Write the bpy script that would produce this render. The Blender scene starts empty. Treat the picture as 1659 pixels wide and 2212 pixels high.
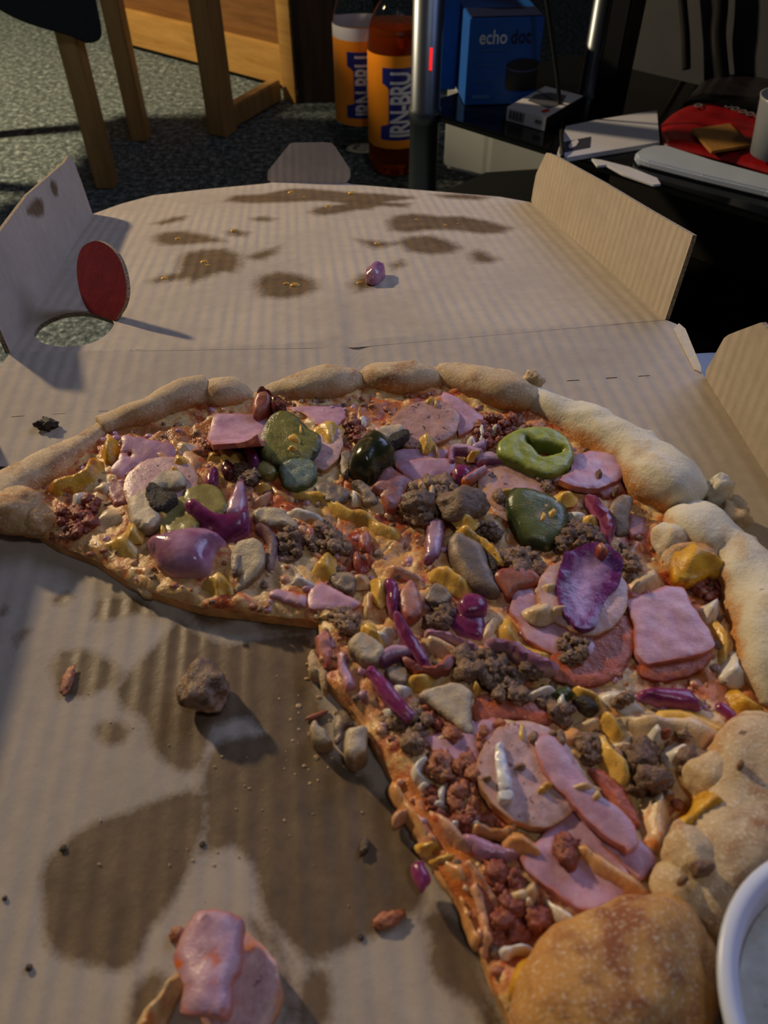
import bpy, bmesh, math, random
import numpy as np
from mathutils import Vector, Matrix, noise
from mathutils.geometry import delaunay_2d_cdt
random.seed(7)
D = bpy.data
SC = bpy.context.scene
COL = SC.collection

# ---------------------------------------------------------------- camera, light, exposure
FPX, CX, CY, PITCH, CH = 1662.0, 829.5, 1106.0, math.radians(45.75), 0.24
cam = D.cameras.new('camera')
cam.sensor_fit = 'VERTICAL'; cam.sensor_height = 36.0; cam.lens = FPX / 2212 * 36
cam.clip_start = 0.01
cam.dof.use_dof = True; cam.dof.focus_distance = 0.42; cam.dof.aperture_fstop = 15.0
cam_o = D.objects.new('camera', cam); COL.objects.link(cam_o)
cam_o.location = (0, 0, CH); cam_o.rotation_euler = (math.pi/2 - PITCH, 0, 0)
SC.camera = cam_o

w = D.worlds.new('room_ambient'); SC.world = w; w.use_nodes = True
w.node_tree.nodes['Background'].inputs[0].default_value = (0.62, 0.70, 0.90, 1)
w.node_tree.nodes['Background'].inputs[1].default_value = 0.045

def lamp(name, kind, loc, target, color, energy, size=0.1, size_y=None, spread=None):
    l = D.lights.new(name, kind); l.color = color; l.energy = energy
    if kind == 'AREA':
        l.size = size
        if size_y: l.shape = 'RECTANGLE'; l.size_y = size_y
        if spread: l.spread = spread
    else: l.shadow_soft_size = size
    o = D.objects.new(name, l); COL.objects.link(o); o.location = loc
    o.rotation_euler = (Vector(target) - Vector(loc)).to_track_quat('-Z', 'Y').to_euler()
    return o
lamp('warm_room_lamp', 'POINT', (-1.50, 1.66, 0.93), (0, 0.3, 0), (1.0, 0.77, 0.47), 225, 0.05)
lamp('ceiling_light', 'POINT', (0.35, -0.30, 1.9), (0, 0.3, 0), (0.92, 0.92, 1.0), 18, 0.12)
lamp('television_glow', 'AREA', (0.62, 0.78, 0.60), (0.10, 0.25, 0), (0.48, 0.58, 1.0), 6.0, 0.7, 0.4)
SC.view_settings.view_transform = 'Standard'
try: SC.view_settings.look = 'None'
except Exception: pass
SC.view_settings.gamma = 1.0; SC.view_settings.use_curve_mapping = False
SC.view_settings.exposure = -0.58
SC.cycles.use_denoising = True

# ---------------------------------------------------------------- rays from photo measurements to planes of the scene
FW = np.array([0, math.cos(PITCH), -math.sin(PITCH)]); UPV = np.array([0, math.sin(PITCH), math.cos(PITCH)]); RT = np.array([1.0, 0, 0])
CAM = np.array([0, 0, CH]); UP = np.array([0, 0, 1.0])
def ray(p): return FW + (p[0]-CX)/FPX*RT - (p[1]-CY)/FPX*UPV
def P(p, z=0.0):
    d = ray(p); return CAM + d*((z-CH)/d[2])
def PL(p, o, n):
    d = ray(p); return CAM + d*(np.dot(o-CAM, n)/np.dot(d, n))
def un(v): return v/np.linalg.norm(v)
def zat(xy, py):                      # height at which the vertical line over xy crosses photo row py
    t = (py-CY)/FPX
    # row: ((p-C).UPV)/((p-C).FW) = -t
    y = xy[1]; a = UPV[2] + t*FW[2]; b = (UPV[1] + t*FW[1])*y
    return CH - b/a
CROP = {'F': (0, 0, 1), 'R1': (0, 780, 3.01636), 'R2': (400, 760, 3.318), 'R3': (750, 760, 3.318), 'R4': (1100, 780, 2.9678),
        'R5': (600, 1150, 3.318), 'R6': (1000, 1150, 2.5175), 'R7': (750, 1550, 3.0164), 'R8': (1100, 1550, 2.9678),
        'B1': (0, 1150, 2.07375), 'B2': (0, 1750, 1.659), 'B4': (250, 1900, 3.687), 'L1': (0, 320, 2.07375), 'L2': (750, 320, 1.825)}
def T(c, pts):
    x, y, s = CROP[c]; return [(x+a/s, y+b/s) for a, b in pts]

# ---------------------------------------------------------------- colours and materials
def lin(c):
    r = []
    for v in c[:3]:
        v = v/255.0; r.append(v/12.92 if v <= 0.04045 else ((v+0.055)/1.055)**2.4)
    return (r[0], r[1], r[2], 1)
class NT:
    def __init__(s, name):
        s.m = D.materials.new(name); s.m.use_nodes = True; s.t = s.m.node_tree; s.b = s.t.nodes['Principled BSDF']
        s.tc = s.t.nodes.new('ShaderNodeTexCoord')
    def n(s, typ, **kw):
        x = s.t.nodes.new(typ)
        for k, v in kw.items(): setattr(x, k, v)
        return x
    def l(s, a, b): s.t.links.new(a, b)
    def noise(s, scale, detail=3, rough=0.55, vec=None, dist=0.0):
        x = s.n('ShaderNodeTexNoise'); x.inputs['Scale'].default_value = scale; x.inputs['Detail'].default_value = detail
        x.inputs['Roughness'].default_value = rough; x.inputs['Distortion'].default_value = dist
        s.l(vec or s.tc.outputs['Object'], x.inputs['Vector']); return x.outputs['Fac']
    def ramp(s, fac, stops):
        x = s.n('ShaderNodeValToRGB'); cr = x.color_ramp
        while len(cr.elements) < len(stops): cr.elements.new(0.5)
        for e, (p, c) in zip(cr.elements, stops): e.position = p; e.color = c
        s.l(fac, x.inputs[0]); return x.outputs[0]
    def mix(s, fac, a, b, blend='MIX'):
        x = s.n('ShaderNodeMix', data_type='RGBA', blend_type=blend)
        for v, i in ((fac, 0), (a, 6), (b, 7)):
            if isinstance(v, (int, float)): x.inputs[i].default_value = v
            elif isinstance(v, tuple): x.inputs[i].default_value = v
            else: s.l(v, x.inputs[i])
        return x.outputs[2]
    def math(s, op, a, b=0.5, clamp=False):
        x = s.n('ShaderNodeMath', operation=op, use_clamp=clamp)
        for v, i in ((a, 0), (b, 1)):
            if isinstance(v, (int, float)): x.inputs[i].default_value = v
            else: s.l(v, x.inputs[i])
        return x.outputs[0]
    def attr(s, name, out='Fac'):
        x = s.n('ShaderNodeAttribute'); x.attribute_name = name; return x.outputs[out]
    def bump(s, h, strength=0.3, dist=0.001, prev=None):
        x = s.n('ShaderNodeBump'); x.inputs['Strength'].default_value = strength; x.inputs['Distance'].default_value = dist
        s.l(h, x.inputs['Height'])
        if prev: s.l(prev, x.inputs['Normal'])
        return x.outputs[0]
    def out(s, col, rough=0.5, nrm=None, **kw):
        if isinstance(col, tuple): s.b.inputs['Base Color'].default_value = col
        else: s.l(col, s.b.inputs['Base Color'])
        if isinstance(rough, (int, float)): s.b.inputs['Roughness'].default_value = rough
        else: s.l(rough, s.b.inputs['Roughness'])
        if nrm: s.l(nrm, s.b.inputs['Normal'])
        for k, v in kw.items(): s.b.inputs[k].default_value = v
        return s.m
_M = {}
def plain(name, c, rough=0.5, scale=60, var=0.12, bump=0.0, **kw):
    if name in _M: return _M[name]
    t = NT(name); f = t.noise(scale)
    a = tuple(v*(1-var) for v in lin(c)[:3])+(1,); b = tuple(min(1, v*(1+var)) for v in lin(c)[:3])+(1,)
    col = t.ramp(f, [(0.3, a), (0.7, b)])
    kw = {k.replace('_', ' '): v for k, v in kw.items()}
    _M[name] = t.out(col, rough, t.bump(f, bump, 0.002) if bump else None, **kw); return _M[name]
def food(name, c1, c2, scale=250, rough=0.38, bump=0.25, rim=None, rimw=(0.0, 0.35), core=None, corew=(0.5, 1.0), specks=None, sss=0.0, stain=None, fine=1400, smear=0.55):
    """mottled food material; rim / core follow the distance to the piece's own edge (attribute 'e')."""
    if name in _M: return _M[name]
    br = lambda c: tuple(255*(v/255)**0.92 for v in c)
    c1, c2 = br(c1), br(c2); rim = br(rim) if rim else None; core = br(core) if core else None
    t = NT(name); f = t.noise(scale, 4); g = t.noise(fine, 3)
    col = t.ramp(f, [(0.32, lin(c1)), (0.68, lin(c2))])
    col = t.mix(1.0, col, t.ramp(t.noise(scale*0.3+20, 5, 0.72), [(0.34, (0.66, 0.63, 0.62, 1)), (0.60, (1.0, 1.0, 1.0, 1))]), 'MULTIPLY')
    e = t.attr('e')
    ej = t.math('ADD', e, t.math('MULTIPLY', t.math('SUBTRACT', f, 0.5), 0.5))
    if core:
        k = t.ramp(ej, [(corew[0], (0, 0, 0, 1)), (corew[1], (1, 1, 1, 1))]); col = t.mix(k, col, lin(core))
    if rim:
        k = t.ramp(ej, [(rimw[0], (1, 1, 1, 1)), (rimw[1], (0, 0, 0, 1))]); col = t.mix(k, col, lin(rim))
    if stain:
        s_ = t.noise(stain[1], 3); k = t.ramp(s_, [(stain[2], (0, 0, 0, 1)), (stain[2]+0.10, (1, 1, 1, 1))]); col = t.mix(k, col, lin(stain[0]))
    if specks:
        s_ = t.noise(specks[1], 2, 0.7); k = t.ramp(s_, [(specks[2], (0, 0, 0, 1)), (specks[2]+0.05, (1, 1, 1, 1))]); col = t.mix(k, col, lin(specks[0]))
    if smear:
        sm = t.noise(95, 5, 0.68, dist=0.8); k = t.ramp(sm, [(0.56, (0, 0, 0, 1)), (0.70, (smear, smear, smear, 1))]); col = t.mix(k, col, lin((206, 164, 118)))
    n1 = t.bump(f, bump, 0.0014); n2 = t.bump(g, bump*1.2, 0.0005, n1)
    rr = t.math('ADD', rough-0.12, t.math('MULTIPLY', g, 0.24))
    kw = {}
    if sss: kw = {'Subsurface Weight': sss, 'Subsurface Radius': (0.003, 0.0015, 0.001), 'Subsurface Scale': 1.0}
    _M[name] = t.out(col, rr, n2, **kw); return _M[name]

# ---------------------------------------------------------------- object helpers
def link(name, me, parent=None, mat=None):
    o = D.objects.new(name, me); COL.objects.link(o)
    if parent is not None:
        o.parent = parent; o.matrix_parent_inverse = parent.matrix_basis.inverted()
    if mat is not None and me is not None:
        for m in (mat if isinstance(mat, (list, tuple)) else [mat]): me.materials.append(m)
    return o
def thing(name, label, cat, loc=(0, 0, 0), group=None):
    o = D.objects.new(name, None); COL.objects.link(o); o.location = loc; o.empty_display_size = 0.02
    o['label'] = label; o['category'] = cat
    if group: o['group'] = group
    return o
def tag(o, label, cat, group=None):
    o['label'] = label; o['category'] = cat
    if group: o['group'] = group
    return o
def mesh(name, V, Fc, smooth=True):
    me = D.meshes.new(name); me.from_pydata([tuple(v) for v in V], [], [tuple(f) for f in Fc])
    if smooth: me.polygons.foreach_set('use_smooth', [True]*len(me.polygons))
    me.update(); return me
def attr(me, name, vals):
    a = me.attributes.new(name, 'FLOAT', 'POINT'); a.data.foreach_set('value', np.asarray(vals, dtype=np.float32))

def catmull(pts, closed=True, sub=6):
    p = [np.array(q, float) for q in pts]; n = len(p); out = []
    rng = range(n) if closed else range(n-1)
    for i in rng:
        if closed: a, b, c, d = p[i-1], p[i], p[(i+1) % n], p[(i+2) % n]
        else: a, b, c, d = p[max(i-1, 0)], p[i], p[i+1], p[min(i+2, n-1)]
        for k in range(sub):
            t = k/sub
            out.append(0.5*((2*b)+(-a+c)*t+(2*a-5*b+4*c-d)*t*t+(-a+3*b-3*c+d)*t**3))
    if not closed: out.append(p[-1])
    return np.array(out)
def resample(p, sp, closed=True):
    q = np.vstack([p, p[:1]]) if closed else p
    s = np.r_[0, np.cumsum(np.hypot(*np.diff(q[:, :2], axis=0).T))]
    n = max(6 if closed else 2, int(round(s[-1]/sp)))
    u = np.linspace(0, s[-1], n+1); u = u[:-1] if closed else u
    return np.c_[tuple(np.interp(u, s, q[:, k]) for k in range(q.shape[1]))]
def inside(pts, poly):
    x, y = pts[:, 0], pts[:, 1]; r = np.zeros(len(pts), bool); n = len(poly)
    for i in range(n):
        x1, y1 = poly[i-1]; x2, y2 = poly[i]
        if y1 == y2: continue
        c = ((y1 > y) != (y2 > y)) & (x < (x2-x1)*(y-y1)/(y2-y1)+x1); r ^= c
    return r
def dist(pts, poly):
    d = np.full(len(pts), 1e9)
    for i in range(len(poly)):
        a = poly[i-1]; b = poly[i]; ab = b-a; L = ab@ab
        if L < 1e-18: continue
        t = np.clip(((pts-a)@ab)/L, 0, 1); q = pts-(a+t[:, None]*ab); d = np.minimum(d, np.hypot(q[:, 0], q[:, 1]))
    return d
def trifill(outer, holes=(), sp=0.002, bsp=None):
    """triangles of a 2-D region: returns points, triangles, distance to the border"""
    bsp = bsp or sp
    loops = [outer]+list(holes)
    lo, hi = outer.min(0), outer.max(0)
    gx = np.arange(lo[0], hi[0]+sp, sp); gy = np.arange(lo[1], hi[1]+sp, sp*0.866)
    g = np.array([(x+(sp/2 if j % 2 else 0), y) for j, y in enumerate(gy) for x in gx])
    if len(g):
        rs = np.random.RandomState(3); g = g+(rs.rand(*g.shape)-0.5)*sp*0.25
        k = inside(g, outer)
        for h in holes: k &= ~inside(g, h)
        g = g[k]
        if len(g):
            d = np.full(len(g), 1e9)
            for L_ in loops: d = np.minimum(d, dist(g, L_))
            g = g[d > sp*0.5]
    vs, es = [], []
    for L_ in loops:
        b = len(vs); vs += [Vector((x*1000, y*1000)) for x, y in L_]
        es += [(b+i, b+(i+1) % len(L_)) for i in range(len(L_))]
    vs += [Vector((x*1000, y*1000)) for x, y in g]
    r = delaunay_2d_cdt(vs, es, [], 0, 1e-5)
    V = np.array([(v.x/1000, v.y/1000) for v in r[0]]); Fc = np.array([f for f in r[2]])
    c = V[Fc].mean(1); k = inside(c, outer)
    for h in holes: k &= ~inside(c, h)
    Fc = Fc[k]
    a = V[Fc[:, 1]]-V[Fc[:, 0]]; b = V[Fc[:, 2]]-V[Fc[:, 0]]; neg = (a[:, 0]*b[:, 1]-a[:, 1]*b[:, 0]) < 0
    Fc[neg] = Fc[neg][:, ::-1]
    d = np.full(len(V), 1e9)
    for L_ in loops: d = np.minimum(d, dist(V, L_))
    d[d < 1e-7] = 0
    return V, Fc, d
def solid(V, Fc):
    """faces of a closed shell from top points 0..n-1 and bottom points n..2n-1"""
    n = len(V); F2 = [tuple(f) for f in Fc]+[(f[2]+n, f[1]+n, f[0]+n) for f in Fc]
    cnt = {}
    for f in Fc:
        for i in range(3):
            e = (int(f[i]), int(f[(i+1) % 3]))
            cnt[e] = 1
    side = [(e[1], e[0], e[0]+n, e[1]+n) for e in cnt if (e[1], e[0]) not in cnt]
    return F2, side
def nz(p, s, o=0.0): return noise.noise(Vector((p[0]*s+o, p[1]*s-o, (p[2] if len(p) > 2 else 0)*s+o*0.7)))

# ---------------------------------------------------------------- floor and walls
FZ = -0.41
def carpet():
    t = NT('grey_carpet'); f = t.noise(75, 4, 0.7); g = t.noise(260, 3, 0.8); h = t.noise(9, 2)
    v = t.math('ADD', t.math('MULTIPLY', f, 0.6), t.math('MULTIPLY', g, 0.4))
    col = t.ramp(v, [(0.36, lin((30, 38, 40))), (0.5, lin((84, 98, 98))), (0.62, lin((184, 198, 198)))])
    return t.out(col, 0.95, t.bump(v, 1.0, 0.012))
bm = bmesh.new(); bmesh.ops.create_grid(bm, x_segments=40, y_segments=40, size=3.0)
for v in bm.verts: v.co.z = 0.002*noise.noise(v.co*3)
me = D.meshes.new('floor'); bm.to_mesh(me); bm.free()
fl = link('floor', me, None, carpet()); fl.location = (0, 1.5, FZ); fl['kind'] = 'structure'
def box_mesh(V8, bevel=0.0, name='box'):
    bm = bmesh.new(); vs = [bm.verts.new(v) for v in V8]
    for f in ((3, 2, 1, 0), (4, 5, 6, 7), (0, 1, 5, 4), (1, 2, 6, 5), (2, 3, 7, 6), (3, 0, 4, 7)): bm.faces.new([vs[i] for i in f])
    bmesh.ops.recalc_face_normals(bm, faces=bm.faces)
    if bevel: bmesh.ops.bevel(bm, geom=list(bm.edges), offset=bevel, segments=2, affect='EDGES')
    me = D.meshes.new(name); bm.to_mesh(me); bm.free(); return me
def prism(name, base, z0, z1, mat, parent=None, bevel=0.0015):
    """box or prism with a polygon base (list of xy), heights z0..z1"""
    n = len(base); bm = bmesh.new()
    a = [bm.verts.new((p[0], p[1], z0)) for p in base]; b = [bm.verts.new((p[0], p[1], z1)) for p in base]
    bm.faces.new(a[::-1]); bm.faces.new(b)
    for i in range(n): bm.faces.new((a[i], a[(i+1) % n], b[(i+1) % n], b[i]))
    bmesh.ops.recalc_face_normals(bm, faces=bm.faces)
    if bevel: bmesh.ops.bevel(bm, geom=list(bm.edges), offset=bevel, segments=2, affect='EDGES')
    me = D.meshes.new(name); bm.to_mesh(me); bm.free(); return link(name, me, parent, mat)
def quad(c, ux, uy, hx, hy):
    c = np.array(c[:2]); ux = np.array(ux[:2]); uy = np.array(uy[:2])
    return [c-ux*hx-uy*hy, c+ux*hx-uy*hy, c+ux*hx+uy*hy, c-ux*hx+uy*hy]
wallm = plain('wall_paint', (62, 64, 70), 0.85, 30, 0.08, 0.1)
sd = un(np.array([0.366, -0.332])); sn = np.array([-sd[1], sd[0]])      # direction of the stand's front edge, and towards the wall
S0 = P((885, 230), -0.12)[:2]
wb = S0+sn*0.40
o = prism('wall_right', [wb+sd*0.10, wb+sd*1.9, wb+sd*1.9+sn*0.06, wb+sd*0.10+sn*0.06], FZ, 2.0, wallm, None, 0); o['kind'] = 'structure'
o = prism('wall_back', [(-3, 3.9), (3, 3.9), (3, 4.0), (-3, 4.0)], FZ, 2.0, wallm, None, 0); o['kind'] = 'structure'

# ---------------------------------------------------------------- low table under the pizza box
glossblack = plain('black_glass', (6, 7, 9), 0.12, 20, 0.05, 0, Specular_IOR_Level=0.25)
b0 = P((0, 905)); b1 = P((1518, 807)); wd = un(b1-b0); dp = np.cross(UP, wd)      # fold between base and spine; depth away
TBZ = -0.0035
tc = P((1545, 752), TBZ)[:2]; ta = tc-wd[:2]*0.62
tab = thing('low_table', 'low black glossy table under the pizza box, only its rounded corner showing', 'table', (0, 0, FZ))
def rounded(c, ux, uy, lx, ly, r, n=8):
    c = np.array(c); out = []
    for cx_, cy_, a0 in ((lx-r, -r, 0.5), (r, -r, 1.0), (r, -ly+r, 1.5), (lx-r, -ly+r, 0.0)):
        pass
    for (sx, sy, a0) in ((lx-r, -r, 0), (r, -r, 90), (r, -ly+r, 180), (lx-r, -ly+r, 270)):
        for k in range(n+1):
            a = math.radians(a0+90*k/n); out.append(c+ux*(sx+r*math.cos(a))+uy*(sy+r*math.sin(a)))
    return out
tt = rounded(ta+wd[:2]*0.0-dp[:2]*0.0, wd[:2], dp[:2], 0.66, 0.62, 0.045)
prism('table_top', tt, TBZ-0.022, TBZ, glossblack, tab, 0.004)
for i, j in ((0.06, -0.06), (0.60, -0.06), (0.06, -0.56), (0.60, -0.56)):
    prism('leg', quad(ta+wd[:2]*i+dp[:2]*j, wd, dp, 0.022, 0.022), FZ+0.001, TBZ-0.021, plain('black_leg', (16, 16, 18), 0.4), tab)

# ---------------------------------------------------------------- pizza box
def cardboard():
    t = NT('cardboard'); u = t.attr('u'); s = t.attr('s')
    fib = t.noise(900, 4, 0.7); f1 = t.noise(14, 3); f2 = t.noise(120, 4)
    base = t.ramp(t.math('ADD', t.math('MULTIPLY', f1, 0.6), t.math('MULTIPLY', f2, 0.4)), [(0.3, lin((162, 149, 133))), (0.7, lin((184, 170, 153)))])
    base = t.mix(t.ramp(fib, [(0.55, (0, 0, 0, 1)), (0.8, (0.35, 0.35, 0.35, 1))]), base, lin((120, 100, 80)))
    j = t.math('ADD', s, t.math('MULTIPLY', t.math('SUBTRACT', t.noise(420, 5, 0.8), 0.5), 0.75))
    k = t.ramp(j, [(0.30, (0, 0, 0, 1)), (0.80, (1, 1, 1, 1))])
    sc = t.ramp(t.noise(70, 4, 0.7), [(0.3, lin((92, 75, 55))), (0.7, lin((120, 98, 72)))])
    col = t.mix(k, base, sc)
    # flutes: soft ridges along the depth of the box
    n2 = t.n('ShaderNodeTexNoise', noise_dimensions='1D'); n2.inputs['Scale'].default_value = 60; t.l(u, n2.inputs['W'])
    ph = t.math('ADD', t.math('MULTIPLY', u, 2*math.pi/0.0078), t.math('MULTIPLY', n2.outputs['Fac'], 2.5))
    wv = t.math('MULTIPLY', t.math('SINE', ph, 0), t.ramp(f1, [(0.35, (0.15, 0.15, 0.15, 1)), (0.65, (1, 1, 1, 1))]))
    nb = t.bump(wv, 0.42, 0.0006); nb = t.bump(f2, 0.35, 0.0008, nb); nb = t.bump(fib, 0.25, 0.0002, nb)
    rough = t.math('SUBTRACT', 0.86, t.math('MULTIPLY', k, 0.42))
    return t.out(col, rough, nb)
cbm = cardboard()
edgem = plain('cardboard_edge', (150, 132, 106), 0.9, 700, 0.5, 0.6)
kraft = plain('kraft_outside', (120, 96, 66), 0.8, 60, 0.1, 0.2)
redp = plain('red_print', (150, 26, 28), 0.45, 120, 0.12, 0.15)
SURF = {}
def panel(name, parent, o, u, v, outline, holes=(), stains=(), sp=0.0035, thick=0.0028, mats=None, wob=0.0, zmax=None, crease=None, soft=0.0065):
    """sheet of card on the plane o + a*u + b*v; outline and holes given as 3-D points, stains too"""
    n = un(np.cross(u, v)); f2 = lambda pts: np.array([((q-o)@u, (q-o)@v) for q in pts])
    ol = resample(f2(outline), sp); hs = [resample(f2(h), min(sp, 0.002)) for h in holes]
    V, Fc, d = trifill(ol, hs, sp)
    s = np.zeros(len(V))
    for st in stains:
        q = f2(st)
        sdv = np.where(inside(V, q), 1, -1)*dist(V, q); s = np.maximum(s, np.clip(0.5+sdv/soft, 0, 1))
    hz = np.array([wob*(noise.noise(Vector((a*14, b*9, 1.3)))+0.5*noise.noise(Vector((a*40, b*12, 4)))) for a, b in V]) if wob else np.zeros(len(V))
    hz = hz*np.clip(d/0.02, 0, 1)
    if crease: hz = hz-crease[1]*np.exp(-((V[:, 0]-crease[0])/0.0045)**2)*np.clip(1-V[:, 1]/crease[2], 0, 1)+0.6*crease[1]*np.exp(-((V[:, 0]-crease[0]+0.010)/0.006)**2)*np.clip(1-V[:, 1]/crease[2], 0, 1)
    top = o+V[:, :1]*u+V[:, 1:]*v+hz[:, None]*n
    if zmax is not None: top[:, 2] = np.minimum(top[:, 2], zmax)
    bot = top-n*thick
    F1, sd_ = solid(V, Fc); me = mesh(name, np.vstack([top, bot]), F1+sd_, False)
    mi = np.zeros(len(me.polygons), np.int32); k = len(Fc); mi[k:2*k] = 1; mi[2*k:] = 2
    me.polygons.foreach_set('material_index', mi)
    attr(me, 'u', np.r_[V[:, 0], V[:, 0]]); attr(me, 's', np.r_[s, s*0])
    return link(name, me, parent, mats or [cbm, kraft, edgem])
box = thing('pizza_box', 'open grease-stained cardboard pizza box holding the half-eaten pizza, lid folded back', 'pizza box', (0, 0.15, 0))
n_sp = un(np.cross(wd, dp))
def tiltdir(a): return dp*math.cos(a)-UP*math.sin(a)
d1 = tiltdir(0.0); n1 = un(np.cross(wd, d1))
a1 = PL((1437, 690), b0, n1); a0 = PL((22, 762), b0, n1); am = PL((770, 744), b0, n1)
d2 = tiltdir(math.radians(9.8)); n2 = un(np.cross(wd, d2))
onlid = lambda p: PL(p, a1, n2)
# base
rdir = un(P((1659, 1033))-b1); ldir = un(-dp+wd*0.02)
bl = P((-32, 907)); LB = 0.37
floor_out = [bl, b1, b1+rdir*LB, bl+ldir*LB]
def slits(p, q, n, dz, away):
    r = []
    L_ = np.linalg.norm(q-p); u = (q-p)/L_
    for k in range(n):
        c = p+u*L_*(k+0.5+random.uniform(-0.1, 0.1))/n; l = random.uniform(0.0032, 0.0046); h = random.uniform(0.0003, 0.0008)
        r.append([c-u*l+away*dz, c+u*l+away*dz, c+u*l+away*(dz+h), c-u*l+away*(dz+h)])
    return r
ST = [
 T('B1', [(215, 600), (260, 530), (380, 515), (480, 560), (540, 600), (560, 660), (480, 700), (400, 740), (310, 750), (240, 690)]),
 T('B1', [(640, 560), (720, 480), (790, 390), (860, 430), (960, 480), (1040, 500), (1180, 470), (1400, 440), (1420, 700), (1500, 1000), (1659, 1100), (1800, 1700), (1659, 1700), (1170, 1690), (1130, 1500), (1040, 1410), (960, 1440), (900, 1450), (915, 1300), (905, 1200), (905, 1060), (970, 930), (1180, 900), (1100, 835), (1000, 860), (960, 870), (940, 940), (900, 1060), (820, 1085), (740, 1040), (680, 980), (660, 880), (620, 820), (530, 790), (510, 700), (560, 640)]),
 T('B2', [(140, 240), (160, 180), (230, 110), (330, 40), (460, 0), (560, -40), (680, -80), (740, -70), (735, 60), (690, 200), (660, 260), (620, 340), (540, 430), (520, 500), (480, 560), (420, 585), (300, 560), (180, 520), (155, 460)]),
 T('B2', [(700, -60), (900, 100), (925, 190), (930, 370), (1050, 500), (1100, 560), (1180, 530), (1400, 430), (1530, 340), (1520, 200), (1450, 50), (1400, -60)]),
 T('B2', [(1540, 430), (1530, 550), (1560, 620), (1640, 680), (1760, 720), (1700, 560), (1620, 400)]),
 T('B2', [(1090, 580), (1140, 555), (1185, 575), (1198, 690), (1180, 790), (1050, 790), (1060, 660)]),
 T('B2', [(480, 620), (560, 570), (620, 600), (560, 700), (500, 790), (440, 790)]),
 T('B2', [(860, 380), (940, 400), (1010, 480), (1050, 620), (1070, 790), (1000, 790), (990, 560)]),  # ring around the sausage scrap, its shadow darkened into the card
 T('B1', [(410, 900), (440, 845), (540, 840), (600, 880), (560, 950), (470, 965)]),
 T('B1', [(420, 330), (440, 285), (640, 290), (720, 380), (600, 370), (500, 400), (410, 400)]),
 T('B1', [(220, 290), (300, 265), (340, 290), (290, 330), (230, 325)]),
 T('B1', [(0, 330), (30, 320), (40, 370), (0, 380)]), T('B1', [(60, 460), (120, 430), (150, 440), (110, 470), (70, 530)]),
 T('B1', [(800, 330), (1000, 300), (1380, 330), (1420, 470), (1180, 440), (1100, 380), (1000, 420), (900, 420)]),
 T('F', [(905, 1990), (940, 1950), (1010, 2000), (1050, 2130), (1100, 2230), (1060, 2250), (1010, 2150)]),
 T('F', [(740, 895), (780, 890), (790, 900), (760, 905)]),
]
bs = [[P(q) for q in s] for s in ST]
def base_panel():
    return panel('base_panel', box, b0, wd, dp, floor_out, [], bs, 0.0028, 0.0028, None, 0.0006)
base_panel()
# spine, with the row of perforation slits at each fold
G = 0.0
sp_out = [bl+d1*G+wd*0.004, b1+d1*G-wd*0.001, P((1512, 800)), P((1466, 702)), a1-d1*G, am, a0-d1*G, a0-d1*0.02-wd*0.004]
ss = slits(b0-wd*0.02, b1-wd*0.02, 18, 0.0009, d1)+slits(a0+wd*0.03, am-wd*0.01, 10, -0.0019, d1)+slits(am+wd*0.01, a1-wd*0.02, 9, -0.0019, d1)
panel('spine_panel', box, b0, wd, d1, sp_out, ss, [], 0.0032, 0.0026, None, 0.0004, crease=((am-b0)@wd, 0.0009, 0.5))
tf = [PL(q, b0, n1) for q in [(1455, 712), (1466, 700), (1480, 712), (1514, 795), (1514, 806), (1500, 800)]]
me = mesh('crushed_edge', [q+UP*0.0006 for q in tf]+[q-UP*0.001 for q in tf], [tuple(range(5, -1, -1)), tuple(range(6, 12))]+[(i, (i+1) % 6, (i+1) % 6+6, i+6) for i in range(6)], False)
link('crushed_edge', me, box, plain('cardboard_pale', (206, 190, 160), 0.9, 200, 0.1))
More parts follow.
